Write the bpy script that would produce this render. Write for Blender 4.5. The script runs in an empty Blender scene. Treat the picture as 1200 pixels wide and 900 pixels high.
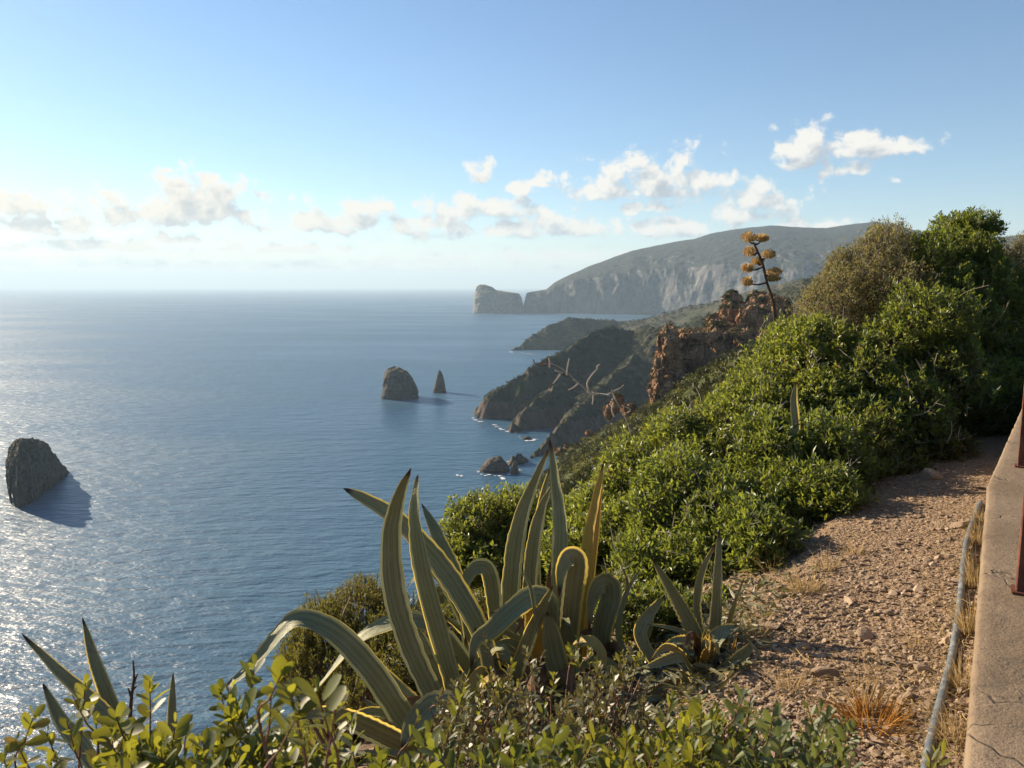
import bpy, math, random
import numpy as np
from mathutils import Vector

random.seed(7)
RNG = np.random.default_rng(11)
scene = bpy.context.scene
COL = scene.collection

# ------------------------------------------------------------------ camera
FPX = 901.0                      # focal length in pixels of a 1200 px wide frame
PITCH = math.radians(7.27)
SEA = -135.0                     # the camera stands 135 m above the water, at the origin
cam_data = bpy.data.cameras.new("camera")
cam = bpy.data.objects.new("camera", cam_data)
COL.objects.link(cam)
cam_data.sensor_width = 36.0
cam_data.lens = 36.0 * FPX / 1200.0
cam_data.clip_start = 0.05
cam_data.clip_end = 200000.0
cam.location = (0, 0, 0)
cam.rotation_euler = (math.radians(90) - PITCH, 0, 0)
cam_data.dof.use_dof = True
cam_data.dof.focus_distance = 6.0
cam_data.dof.aperture_fstop = 8.0
scene.camera = cam

# ------------------------------------------------------------------ light
SUN_AZ = math.radians(-52.0)     # from the view direction (+Y), negative = to the left
SUN_EL = math.radians(23.0)
SUN_DIR = np.array([math.sin(SUN_AZ) * math.cos(SUN_EL), math.cos(SUN_AZ) * math.cos(SUN_EL), math.sin(SUN_EL)])
sun_data = bpy.data.lights.new("sun", 'SUN')
sun_data.energy = 5.0
sun_data.angle = math.radians(0.53)
sun_data.color = (1.0, 0.82, 0.60)
sun = bpy.data.objects.new("sun", sun_data)
COL.objects.link(sun)
sun.rotation_euler = Vector((-SUN_DIR[0], -SUN_DIR[1], -SUN_DIR[2])).to_track_quat('-Z', 'Y').to_euler()

scene.view_settings.view_transform = 'Standard'
scene.view_settings.look = 'None'
scene.view_settings.exposure = 1.32
scene.view_settings.gamma = 1.0
scene.view_settings.use_curve_mapping = False
scene.render.engine = 'CYCLES'
scene.cycles.use_denoising = True
scene.cycles.max_bounces = 6
scene.cycles.diffuse_bounces = 3
scene.cycles.glossy_bounces = 2
scene.cycles.transmission_bounces = 3
scene.cycles.transparent_max_bounces = 4
scene.cycles.volume_bounces = 0
scene.cycles.caustics_reflective = False
scene.cycles.caustics_refractive = False

world = bpy.data.worlds.new("World")
scene.world = world
world.use_nodes = True
SKY_STRENGTH = 0.060


class NT:
    """small helper that writes shader nodes"""
    def __init__(self, tree):
        self.t = tree

    def n(self, kind, **props):
        node = self.t.nodes.new(kind)
        for k, v in props.items():
            setattr(node, k, v)
        return node

    def link(self, a, b):
        self.t.links.new(a, b)

    def put(self, sock, v):
        if isinstance(v, bpy.types.NodeSocket):
            self.link(v, sock)
        else:
            sock.default_value = v

    def math(self, op, a, b=0.0, c=0.0, clamp=False):
        m = self.n('ShaderNodeMath', operation=op, use_clamp=clamp)
        self.put(m.inputs[0], a); self.put(m.inputs[1], b); self.put(m.inputs[2], c)
        return m.outputs[0]

    def vmath(self, op, a, b=(0, 0, 0)):
        m = self.n('ShaderNodeVectorMath', operation=op)
        self.put(m.inputs[0], a); self.put(m.inputs[1], b)
        return m.outputs['Value'] if op in ('LENGTH', 'DOT_PRODUCT', 'DISTANCE') else m.outputs['Vector']

    def noise(self, vec, scale, detail=4.0, rough=0.5, dim='3D', distortion=0.0, lac=2.0):
        m = self.n('ShaderNodeTexNoise', noise_dimensions=dim)
        if vec is not None:
            self.link(vec, m.inputs['Vector'])
        m.inputs['Scale'].default_value = scale
        m.inputs['Detail'].default_value = detail
        m.inputs['Roughness'].default_value = rough
        m.inputs['Distortion'].default_value = distortion
        m.inputs['Lacunarity'].default_value = lac
        return m.outputs[0]

    def voronoi(self, vec, scale, feature='F1', rand=1.0):
        m = self.n('ShaderNodeTexVoronoi', feature=feature)
        self.link(vec, m.inputs['Vector'])
        m.inputs['Scale'].default_value = scale
        m.inputs['Randomness'].default_value = rand
        return m

    def smooth(self, v, lo, hi, a=0.0, b=1.0):
        m = self.n('ShaderNodeMapRange', interpolation_type='SMOOTHSTEP')
        self.put(m.inputs['Value'], v)
        m.inputs['From Min'].default_value = lo; m.inputs['From Max'].default_value = hi
        m.inputs['To Min'].default_value = a; m.inputs['To Max'].default_value = b
        return m.outputs['Result']

    def mix(self, f, a, b):
        m = self.n('ShaderNodeMix', data_type='RGBA')
        self.put(m.inputs[0], f)
        for s, v in ((m.inputs[6], a), (m.inputs[7], b)):
            if isinstance(v, bpy.types.NodeSocket):
                self.link(v, s)
            else:
                s.default_value = (v[0], v[1], v[2], 1.0)
        return m.outputs[2]

    def mapping(self, vec, scale=(1, 1, 1), rot=(0, 0, 0)):
        m = self.n('ShaderNodeMapping')
        self.link(vec, m.inputs['Vector'])
        m.inputs['Scale'].default_value = scale
        m.inputs['Rotation'].default_value = rot
        return m.outputs['Vector']


# pixel (of the 1200 x 900 photograph) -> direction / point
FWD = np.array([0.0, math.cos(PITCH), -math.sin(PITCH)])
UPV = np.array([0.0, math.sin(PITCH), math.cos(PITCH)])
RGT = np.array([1.0, 0.0, 0.0])


def ray(u, v):
    return FWD * FPX + RGT * (u - 600.0) + UPV * (450.0 - v)


def P(u, v, d):
    """point at depth d (metres along the view axis)"""
    return ray(u, v) * (d / FPX)


def PZ(u, v, z):
    """point where the ray meets the level z"""
    r = ray(u, v)
    return r * (z / r[2])


def PH(u, v, D):
    """point at horizontal distance D"""
    r = ray(u, v)
    return r * (D / math.hypot(r[0], r[1]))


def azel(u, v):
    r = ray(u, v); r = r / np.linalg.norm(r)
    return math.degrees(math.atan2(r[0], r[1])), math.degrees(math.asin(r[2]))


# ---- sky: Nishita with cumulus clouds laid out by direction
w = NT(world.node_tree)
for node in list(world.node_tree.nodes):
    world.node_tree.nodes.remove(node)
w_out = w.n('ShaderNodeOutputWorld')
sky = w.n('ShaderNodeTexSky', sky_type='NISHITA')
sky.sun_disc = False
sky.sun_elevation = SUN_EL
sky.sun_rotation = SUN_AZ
sky.altitude = 135.0
sky.air_density = 1.0
sky.dust_density = 0.12
sky.ozone_density = 3.0
bg_sky = w.n('ShaderNodeBackground')
hsv = w.n('ShaderNodeHueSaturation')
hsv.inputs['Saturation'].default_value = 1.04
w.link(sky.outputs[0], hsv.inputs['Color'])
w.link(hsv.outputs[0], bg_sky.inputs[0])
bg_sky.inputs[1].default_value = SKY_STRENGTH

LOBES = [  # pixel centre and pixel radii of the cumulus heads
    (228, 226, 46, 22), (188, 250, 60, 18), (275, 246, 46, 16), (236, 244, 70, 20), (150, 248, 26, 10),
    (62, 243, 36, 14), (18, 262, 50, 12), (85, 258, 34, 10), (2, 240, 18, 12),
    (400, 256, 68, 16), (418, 243, 32, 12), (372, 264, 40, 10),
    (492, 272, 44, 14), (512, 262, 22, 10),
    (562, 244, 52, 16), (598, 268, 42, 12), (640, 258, 34, 12), (672, 266, 34, 12), (610, 246, 22, 12),
    (562, 203, 13, 15), (604, 221, 14, 9), (637, 214, 16, 9),
    (765, 205, 44, 26), (735, 222, 66, 15), (810, 212, 40, 12), (690, 222, 22, 10), (768, 243, 30, 8),
    (892, 234, 34, 18), (868, 250, 42, 13), (780, 268, 62, 11),
    (948, 170, 28, 22), (940, 190, 18, 10), (1030, 172, 34, 11), (1003, 158, 22, 10), (992, 198, 16, 8), (1050, 210, 8, 6),
    (958, 265, 42, 7), (905, 238, 14, 12),
    (120, 288, 70, 7), (215, 280, 36, 6), (330, 292, 60, 6), (20, 290, 40, 6), (300, 312, 200, 7), (480, 306, 90, 7), (640, 300, 70, 8),
]
tc = w.n('ShaderNodeTexCoord')
sep = w.n('ShaderNodeSeparateXYZ')
w.link(w.vmath('NORMALIZE', tc.outputs['Generated']), sep.inputs[0])
az = w.math('MULTIPLY', w.math('ARCTAN2', sep.outputs[0], sep.outputs[1]), 57.29578)
el = w.math('MULTIPLY', w.math('ARCSINE', sep.outputs[2]), 57.29578)
comb = w.n('ShaderNodeCombineXYZ')
w.link(az, comb.inputs[0]); w.link(el, comb.inputs[1])
ae = comb.outputs[0]


def cloud_density(vec):
    n1 = w.n('ShaderNodeTexNoise', noise_dimensions='2D')
    w.link(vec, n1.inputs['Vector'])
    n1.inputs['Scale'].default_value = 0.55; n1.inputs['Detail'].default_value = 2.0
    off = w.vmath('MULTIPLY', w.vmath('SUBTRACT', n1.outputs['Color'], (0.5, 0.5, 0.5)), (0.9, 0.6, 0))
    pv = w.vmath('ADD', vec, off)
    acc = None
    for (cu, cv, ru, rv) in LOBES:
        a0, e0 = azel(cu, cv)
        k = 1.80
        ra = ru * k / FPX * 57.3; re = rv * k / FPX * 57.3
        q = w.vmath('MULTIPLY', w.vmath('SUBTRACT', pv, (a0, e0 - re * 0.15, 0)), (1 / ra, 1 / re, 1))
        d = w.vmath('LENGTH', w.vmath('MAXIMUM', q, w.vmath('MULTIPLY', q, (-1, -2.3, 0))))   # flatter below than above
        acc = d if acc is None else w.math('SMOOTH_MIN', acc, d, 0.18)
    stretch = w.mapping(vec, scale=(1, 1.5, 1))
    f1 = w.noise(stretch, 0.62, 8.0, 0.62, '2D', 0.3)
    vo = w.n('ShaderNodeTexVoronoi', feature='SMOOTH_F1', voronoi_dimensions='2D')
    w.link(w.vmath('ADD', pv, w.vmath('MULTIPLY', n1.outputs['Color'], (0.5, 0.5, 0))), vo.inputs['Vector'])
    vo.inputs['Scale'].default_value = 0.55; vo.inputs['Smoothness'].default_value = 0.35; vo.inputs['Detail'].default_value = 3.0; vo.inputs['Roughness'].default_value = 0.55
    puff = w.math('MULTIPLY', w.math('SUBTRACT', 0.50, vo.outputs['Distance']), 0.9)
    return w.math('ADD', puff, w.math('ADD', w.math('SUBTRACT', 1.20, acc), w.math('MULTIPLY', w.math('SUBTRACT', f1, 0.5), 1.15)))


d0 = cloud_density(ae)
d1 = cloud_density(w.vmath('ADD', ae, (-0.75, 0.95, 0)))
# thin veil low over the horizon
veil_n = w.noise(w.mapping(ae, scale=(0.16, 0.9, 1)), 1.0, 6.0, 0.6, '2D')
veil = w.math('MULTIPLY', w.smooth(veil_n, 0.33, 0.68, 0, 0.62), w.smooth(el, -0.2, 5.5, 1.0, 0.0))
low = w.smooth(az, -34, 12, 1.0, 0.0)
veil = w.math('MULTIPLY', veil, w.math('ADD', 0.35, w.math('MULTIPLY', low, 0.65)))
bank = w.math('MULTIPLY', w.smooth(el, -0.5, 7.0, 0.85, 0.0), w.math('ADD', 0.35, w.math('MULTIPLY', low, 0.65)))
veil = w.math('MAXIMUM', veil, bank)
alpha = w.math('MAXIMUM', w.smooth(d0, 0.0, 0.62, 0, 0.98), veil)
lit = w.smooth(w.math('SUBTRACT', d1, w.math('MULTIPLY', d0, 0.45)), -0.30, 0.85, 1.0, 0.0)
warm = w.smooth(az, -38, 20, 1.0, 0.0)
c_lit = w.mix(warm, (0.43, 0.41, 0.375), (0.44, 0.40, 0.335))
c_shade = w.mix(warm, (0.195, 0.22, 0.25), (0.25, 0.255, 0.25))
bg_cloud = w.n('ShaderNodeBackground')
c_all = w.mix(lit, c_shade, c_lit)
c_bank = w.mix(warm, (0.31, 0.32, 0.31), (0.46, 0.375, 0.25))
w.link(w.mix(w.smooth(d0, -0.3, 0.3), c_bank, c_all), bg_cloud.inputs[0])
bg_cloud.inputs[1].default_value = 0.95
mx = w.n('ShaderNodeMixShader')
w.link(alpha, mx.inputs[0]); w.link(bg_sky.outputs[0], mx.inputs[1]); w.link(bg_cloud.outputs[0], mx.inputs[2])
w.link(mx.outputs[0], w_out.inputs['Surface'])
world.cycles.sampling_method = 'MANUAL'
world.cycles.sample_map_resolution = 512


# ------------------------------------------------------------------ object helpers
def tag(o, label=None, cat=None, group=None, kind=None):
    if label: o["label"] = label
    if cat: o["category"] = cat
    if group: o["group"] = group
    if kind: o["kind"] = kind
    return o


def thing(name, label, cat, loc=(0, 0, 0), group=None):
    o = bpy.data.objects.new(name, None)
    o.empty_display_size = 0.1
    o.location = [float(c) for c in loc]
    COL.objects.link(o)
    return tag(o, label, cat, group)


def build(name, verts, faces, mat, parent=None, smooth=True, uv=None, tint=None, mats=None, midx=None):
    """verts (N,3) in world space; faces = list of (M,k) int arrays"""
    verts = np.asarray(verts, dtype=np.float64)
    if not isinstance(faces, (list, tuple)):
        faces = [faces]
    faces = [np.asarray(f, dtype=np.int32) for f in faces if len(f)]
    me = bpy.data.meshes.new(name)
    if parent is not None:
        verts = verts - np.array(parent.location)[None, :]
        q = parent.parent
        while q is not None:
            verts = verts - np.array(q.location)[None, :]
            q = q.parent
    me.vertices.add(len(verts))
    me.vertices.foreach_set("co", verts.astype(np.float32).ravel())
    nl = sum(f.size for f in faces); npoly = sum(len(f) for f in faces)
    me.loops.add(nl)
    me.polygons.add(npoly)
    li = np.concatenate([f.ravel() for f in faces])
    me.loops.foreach_set("vertex_index", li.astype(np.int32))
    tot = np.concatenate([np.full(len(f), f.shape[1], dtype=np.int32) for f in faces])
    start = np.concatenate([[0], np.cumsum(tot)[:-1]]).astype(np.int32)
    me.polygons.foreach_set("loop_start", start)
    me.polygons.foreach_set("loop_total", tot)
    me.polygons.foreach_set("use_smooth", np.full(npoly, bool(smooth)))
    if midx is not None:
        me.polygons.foreach_set("material_index", np.asarray(midx, dtype=np.int32))
    me.update(calc_edges=True)
    if uv is not None:
        lay = me.uv_layers.new(name="UVMap")
        lay.data.foreach_set("uv", np.asarray(uv, dtype=np.float32)[li].ravel())
    if tint is not None:
        at = me.attributes.new("tint", 'FLOAT', 'POINT')
        at.data.foreach_set("value", np.asarray(tint, dtype=np.float32))
    for m in (mats or [mat]):
        me.materials.append(m)
    o = bpy.data.objects.new(name, me)
    COL.objects.link(o)
    if parent is not None:
        o.parent = parent
    return o


# ---- gradient noise in numpy
def _hash(ix, iy, iz, seed):
    with np.errstate(over='ignore'):
        h = (ix.astype(np.uint32) * np.uint32(374761393) + iy.astype(np.uint32) * np.uint32(668265263)
             + iz.astype(np.uint32) * np.uint32(2147483647) + np.uint32(seed * 144665 + 1013))
        h = (h ^ (h >> np.uint32(13))) * np.uint32(1274126177)
        h = h ^ (h >> np.uint32(16))
        h = h * np.uint32(2246822519)
        return h ^ (h >> np.uint32(15))


def gnoise(p, seed=0):
    p = np.asarray(p, dtype=np.float64)
    i = np.floor(p).astype(np.int64); f = p - i
    u = f * f * f * (f * (f * 6 - 15) + 10)
    res = 0
    for dx in (0, 1):
        for dy in (0, 1):
            for dz in (0, 1):
                h = _hash(i[:, 0] + dx, i[:, 1] + dy, i[:, 2] + dz, seed)
                gx = (h & np.uint32(1023)).astype(np.float64) / 511.5 - 1
                gy = ((h >> np.uint32(10)) & np.uint32(1023)).astype(np.float64) / 511.5 - 1
                gz = ((h >> np.uint32(20)) & np.uint32(1023)).astype(np.float64) / 511.5 - 1
                dot = gx * (f[:, 0] - dx) + gy * (f[:, 1] - dy) + gz * (f[:, 2] - dz)
                wgt = (u[:, 0] if dx else 1 - u[:, 0]) * (u[:, 1] if dy else 1 - u[:, 1]) * (u[:, 2] if dz else 1 - u[:, 2])
                res = res + dot * wgt
    return res


def fbm(p, octaves=4, seed=0, gain=0.5, ridged=False):
    p = np.asarray(p, dtype=np.float64)
    a = 1.0; tot = 0.0; out = np.zeros(len(p))
    for k in range(octaves):
        n = gnoise(p * (2.03 ** k) + 17.3 * k, seed + k)
        if ridged:
            n = 1 - 2.2 * np.abs(n) - 0.5
        out += a * n; tot += a; a *= gain
    return out / tot


def worley(p, seed=0):
    """distance to the nearest jittered lattice point"""
    p = np.asarray(p, dtype=np.float64)
    i = np.floor(p).astype(np.int64)
    best = np.full(len(p), 9.0); idv = np.zeros(len(p))
    for dx in (-1, 0, 1):
        for dy in (-1, 0, 1):
            for dz in (-1, 0, 1):
                c = i + np.array([dx, dy, dz])
                h = _hash(c[:, 0], c[:, 1], c[:, 2], seed)
                q = c + np.stack([(h & np.uint32(1023)) / 1023.0, ((h >> np.uint32(10)) & np.uint32(1023)) / 1023.0,
                                  ((h >> np.uint32(20)) & np.uint32(1023)) / 1023.0], 1)
                d = np.linalg.norm(p - q, axis=1)
                m = d < best
                best = np.where(m, d, best); idv = np.where(m, (h % np.uint32(997)) / 997.0, idv)
    return best, idv


def new_mat(name):
    m = bpy.data.materials.new(name)
    m.use_nodes = True
    t = m.node_tree
    for node in list(t.nodes):
        t.nodes.remove(node)
    s = NT(t)
    out = s.n('ShaderNodeOutputMaterial')
    return m, s, out


def principled(s, out, color, rough=0.8, spec=0.3, normal=None):
    b = s.n('ShaderNodeBsdfPrincipled')
    if isinstance(color, bpy.types.NodeSocket):
        s.link(color, b.inputs['Base Color'])
    else:
        b.inputs['Base Color'].default_value = (*color, 1)
    s.put(b.inputs['Roughness'], rough)
    b.inputs['Specular IOR Level'].default_value = spec
    if normal is not None:
        s.link(normal, b.inputs['Normal'])
    s.link(b.outputs[0], out.inputs['Surface'])
    return b


def bump(s, height, dist, strength=1.0, normal=None):
    b = s.n('ShaderNodeBump')
    b.inputs['Strength'].default_value = strength
    b.inputs['Distance'].default_value = dist
    s.link(height, b.inputs['Height'])
    if normal is not None:
        s.link(normal, b.inputs['Normal'])
    return b.outputs[0]


def objpos(s):
    return s.n('ShaderNodeNewGeometry').outputs['Position']


def catmull(pts, n):
    pts = np.asarray(pts, dtype=float)
    ext = np.vstack([2 * pts[0] - pts[1], pts, 2 * pts[-1] - pts[-2]])
    seg = len(pts) - 1
    t = np.linspace(0, seg, n)
    k = np.minimum(t.astype(int), seg - 1); f = (t - k)[:, None]
    p0, p1, p2, p3 = ext[k], ext[k + 1], ext[k + 2], ext[k + 3]
    return 0.5 * ((2 * p1) + (-p0 + p2) * f + (2 * p0 - 5 * p1 + 4 * p2 - p3) * f ** 2 + (-p0 + 3 * p1 - 3 * p2 + p3) * f ** 3)


def tube(pts, radii, sides=6, cap=True):
    """verts, [faces] of a tapered tube along pts"""
    pts = np.asarray(pts, float); n = len(pts)
    radii = np.broadcast_to(np.asarray(radii, float), (n,))
    T = np.gradient(pts, axis=0); T /= np.linalg.norm(T, axis=1)[:, None] + 1e-12
    ref = np.array([0.3, 0.2, 1.0]) if abs(T[0][2]) < 0.9 else np.array([1.0, 0.1, 0.0])
    A = np.cross(T, ref); A /= np.linalg.norm(A, axis=1)[:, None] + 1e-12
    B = np.cross(T, A)
    ang = np.arange(sides) / sides * 2 * math.pi
    v = (pts[:, None, :] + radii[:, None, None] * (np.cos(ang)[None, :, None] * A[:, None, :] + np.sin(ang)[None, :, None] * B[:, None, :])).reshape(-1, 3)
    i = np.arange(n - 1)[:, None] * sides; j = np.arange(sides)[None, :]; j2 = (j + 1) % sides
    f = np.stack([i + j, i + j2, i + sides + j2, i + sides + j], -1).reshape(-1, 4)
    fs = [f]
    if cap:
        fs.append(np.array([list(range(sides))[::-1], list(range((n - 1) * sides, n * sides))]))
    return v, fs


class Geo:
    """collects several pieces into one mesh"""
    def __init__(self):
        self.v = []; self.f = {}; self.n = 0; self.t = []

    def add(self, v, fs, tint=0.5):
        v = np.asarray(v, float)
        if not isinstance(fs, (list, tuple)):
            fs = [fs]
        for f in fs:
            f = np.asarray(f)
            self.f.setdefault(f.shape[1], []).append(f + self.n)
        self.v.append(v); self.n += len(v)
        self.t.append(np.broadcast_to(np.asarray(tint, float), (len(v),)))

    def done(self, name, mat, parent=None, smooth=True):
        faces = [np.concatenate(x) for x in self.f.values()]
        return build(name, np.concatenate(self.v), faces, mat, parent, smooth, tint=np.concatenate(self.t))


_ico_cache = {}


def ico(level):
    if level in _ico_cache:
        return _ico_cache[level]
    import bmesh
    bm = bmesh.new()
    bmesh.ops.create_icosphere(bm, subdivisions=level, radius=1.0)
    bm.verts.ensure_lookup_table()
    v = np.array([x.co[:] for x in bm.verts]); f = np.array([[q.index for q in p.verts] for p in bm.faces])
    bm.free()
    _ico_cache[level] = (v, f)
    return v, f
# ------------------------------------------------------------------ sea
def mat_sea():
    m, s, out = new_mat("sea_water")
    pos = objpos(s)
    swell = s.noise(s.mapping(pos, scale=(0.030, 0.085, 1), rot=(0, 0, math.radians(-16))), 1.0, 2.0, 0.5)
    chop = s.noise(s.mapping(pos, scale=(0.085, 0.24, 1), rot=(0, 0, math.radians(-22))), 1.0, 3.0, 0.55)
    rip = s.noise(s.mapping(pos, scale=(0.45, 0.85, 1), rot=(0, 0, math.radians(-8))), 1.0, 3.0, 0.6)
    h = s.math('ADD', s.math('MULTIPLY', swell, 2.2), s.math('ADD', s.math('MULTIPLY', chop, 1.6), s.math('MULTIPLY', rip, 0.32)))
    nrm = bump(s, h, 1.0, 1.0)
    patch = s.noise(s.mapping(pos, scale=(0.0016, 0.0042, 1), rot=(0, 0, math.radians(25))), 1.0, 5.0, 0.6)
    rough = s.smooth(patch, 0.3, 0.7, 0.30, 0.48)
    col = s.mix(s.smooth(patch, 0.35, 0.65), (0.028, 0.080, 0.136), (0.038, 0.102, 0.165))
    b = principled(s, out, col, rough, 0.5, nrm)
    b.inputs['IOR'].default_value = 1.333
    return m


def make_sea():
    na, R = 256, np.concatenate([np.linspace(20, 400, 10), np.geomspace(500, 41000, 40)])
    a = np.arange(na) / na * 2 * math.pi
    v = np.stack([R[:, None] * np.sin(a)[None], R[:, None] * np.cos(a)[None], np.full((len(R), na), SEA)], -1).reshape(-1, 3)
    i = np.arange(len(R) - 1)[:, None] * na; j = np.arange(na)[None]; j2 = (j + 1) % na
    f = np.stack([i + j, i + na + j, i + na + j2, i + j2], -1).reshape(-1, 4)
    v = np.vstack([v, [[0, 0, SEA]]])
    cf = np.stack([np.full(na, len(v) - 1), np.arange(na), (np.arange(na) + 1) % na], -1)
    f = f[:, ::-1]; cf = cf[:, ::-1]
    tag(build("sea", v, [f, cf], mat_sea(), smooth=False), kind="structure")


make_sea()

# ------------------------------------------------------------------ haze
HAZE_DENSITY = 7.5e-5
mh, s, out = new_mat("haze_air")
pv = s.n('ShaderNodeVolumePrincipled')
pv.inputs['Color'].default_value = (0.60, 0.81, 1.0, 1)
pv.inputs['Density'].default_value = HAZE_DENSITY
pv.inputs['Anisotropy'].default_value = 0.12
s.link(pv.outputs[0], out.inputs['Volume'])
HZ = 42000.0
hv = np.array([(x, y, z) for z in (SEA - 8, 520.0) for (x, y) in ((-HZ, -HZ), (HZ, -HZ), (HZ, HZ), (-HZ, HZ))])
hf = np.array([(3, 2, 1, 0), (4, 5, 6, 7), (0, 1, 5, 4), (1, 2, 6, 5), (2, 3, 7, 6), (3, 0, 4, 7)])
tag(build("haze", hv, [hf], mh, smooth=False), kind="stuff")


# ------------------------------------------------------------------ land
def mat_land(name, veg1, veg2, earth, rock1, rock2, scale, steep=(0.62, 0.80), veg_amount=0.5, bump_d=0.4, strata=0.0):
    m, s, out = new_mat(name)
    geo = s.n('ShaderNodeNewGeometry')
    pos = geo.outputs['Position']
    sepn = s.n('ShaderNodeSeparateXYZ'); s.link(geo.outputs['Normal'], sepn.inputs[0])
    n_big = s.noise(pos, 0.05 * scale, 5, 0.6)
    n_mid = s.noise(pos, 0.25 * scale, 5, 0.65)
    n_fine = s.noise(pos, 1.3 * scale, 5, 0.65)
    vor = s.voronoi(pos, 0.33 * scale).outputs['Distance']
    rock_streak = s.noise(s.mapping(pos, scale=(0.22 * scale, 0.22 * scale, 0.05 * scale)), 1.0, 6, 0.65)
    veg = s.mix(s.smooth(n_fine, 0.35, 0.65), veg1, veg2)
    soil = s.mix(n_fine, earth, rock1)
    cover = s.smooth(s.math('ADD', s.math('MULTIPLY', n_mid, 0.6), s.math('MULTIPLY', n_fine, 0.4)), 0.62 - veg_amount * 0.3, 0.70 - veg_amount * 0.3)
    low = s.mix(cover, soil, veg)
    rock = s.mix(s.smooth(rock_streak, 0.32, 0.68), rock2, rock1)
    st = s.math('ADD', sepn.outputs[2], s.math('MULTIPLY', s.math('SUBTRACT', n_mid, 0.5), 0.7))
    flat = s.smooth(st, steep[0], steep[1])
    col = s.mix(flat, rock, low)
    h = s.math('ADD', s.math('MULTIPLY', n_mid, 1.2), s.math('ADD', s.math('MULTIPLY', n_fine, 0.5), s.math('MULTIPLY', vor, -0.5)))
    principled(s, out, col, 0.95, 0.12, bump(s, h, bump_d / scale, 1.0))
    return m


def polar(name, az0, az1, naz, r0, r1, nr, hfun, mat, az_list=None, r_list=None):
    A = np.radians(az_list if az_list is not None else np.linspace(az0, az1, naz))
    R = r_list if r_list is not None else np.geomspace(r0, r1, nr)
    x = R[:, None] * np.sin(A)[None]; y = R[:, None] * np.cos(A)[None]
    z = hfun(x.ravel(), y.ravel())
    v = np.stack([x.ravel(), y.ravel(), z], 1)
    n = len(A)
    i = np.arange(len(R) - 1)[:, None] * n; j = np.arange(n - 1)[None]
    f = np.stack([i + j, i + j + 1, i + n + j + 1, i + n + j], -1).reshape(-1, 4)
    zz = z[f].max(1)
    f = f[zz > SEA - 6]
    used, inv = np.unique(f.ravel(), return_inverse=True)
    return tag(build(name, v[used], [inv.reshape(-1, 4)], mat), kind="structure")


def seg_field(x, y, line, sl, sr):
    """ridge line of (x,y,z) points falling with slope sl to its left, sr to its right; max over its segments"""
    best = np.full(len(x), -1e9)
    for (a, b) in zip(line[:-1], line[1:]):
        dx, dy = b[0] - a[0], b[1] - a[1]; L2 = dx * dx + dy * dy
        t = np.clip(((x - a[0]) * dx + (y - a[1]) * dy) / L2, 0, 1)
        px, py = a[0] + t * dx, a[1] + t * dy
        d = np.hypot(x - px, y - py)
        side = dx * (y - py) - dy * (x - px)
        best = np.maximum(best, a[2] + t * (b[2] - a[2]) - d * np.where(side > 0, sl, sr))
    return best


TRACK = [np.array(p) for p in ((-1.9, -3.0), (0.0, 0.0), (2.43, 3.82), (5.0, 8.0), (20.0, 52.0), (67.0, 245.0), (80.0, 300.0))]
TRACK_Z = [-1.5, -1.5, -1.5, -1.45, -4.8, -24.0, -33.0]


def hill_raw(x, y):
    """smooth height of our own hillside (before small relief)"""
    best = np.full(len(x), 1e9); q = np.zeros(len(x)); zt = np.zeros(len(x))
    for k in range(len(TRACK) - 1):
        a, b = TRACK[k], TRACK[k + 1]
        dx, dy = b - a; L2 = dx * dx + dy * dy
        t = ((x - a[0]) * dx + (y - a[1]) * dy) / L2
        if k == 0:
            tt = np.minimum(t, 1)
        elif k == len(TRACK) - 2:
            tt = np.clip(t, 0, 1)
        else:
            tt = np.clip(t, 0, 1)
        px, py = a[0] + tt * dx, a[1] + tt * dy
        d = np.hypot(x - px, y - py)
        side = np.sign(dx * (y - py) - dy * (x - px))
        m = d < best
        best = np.where(m, d, best); q = np.where(m, side * d, q)
        zt = np.where(m, TRACK_Z[k] + np.clip(tt, -1, 1) * (TRACK_Z[k + 1] - TRACK_Z[k]), zt)
    qa = np.maximum(q - 0.85, 0)
    drop = 0.16 * np.clip(q, 0, 0.85) + 0.5 * np.minimum(qa, 1.5) + 0.74 * np.clip(qa - 1.5, 0, 6) + (0.92 - 0.24 * np.clip((np.hypot(x, y) - 130) / 120, 0, 1) * np.clip((np.degrees(np.arctan2(x, np.maximum(y, 1e-3))) + 2) / 6, 0, 1)) * np.maximum(qa - 7.5, 0)
    rise = np.where(q < 0, -np.minimum(-q, 60) * 0.16, 0)
    return zt - drop - rise * -1.0 * 0 + np.where(q < 0, np.minimum(-q, 60) * np.clip((np.hypot(x, y) - 6) / 30, 0, 0.16), 0), q


def hill(x, y):
    z, q = hill_raw(x, y)
    r = np.hypot(x, y)
    p = np.stack([x, y, np.zeros_like(x)], 1)
    z = z + 0.05 * fbm(p * 1.2, 3, 3) * np.clip((r - 0.5) / 2, 0, 1)
    z = z + 0.10 * fbm(p * 0.45, 2, 61) * np.clip((r - 1.0) / 2, 0, 1)
    far = np.clip((r - 20) / 60, 0, 1)
    z = z + far * (4.0 * fbm(p / 22, 4, 5) + 1.6 * fbm(p / 5.0, 3, 9, ridged=True) + 0.9 * fbm(p / 1.8, 3, 12))
    return z


HILL_MAT = mat_land("hillside_maquis", (0.028, 0.042, 0.014), (0.060, 0.066, 0.024), (0.12, 0.085, 0.05), (0.24, 0.155, 0.10), (0.11, 0.075, 0.052), 1.6, (0.48, 0.66), 0.95, 0.5)


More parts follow.
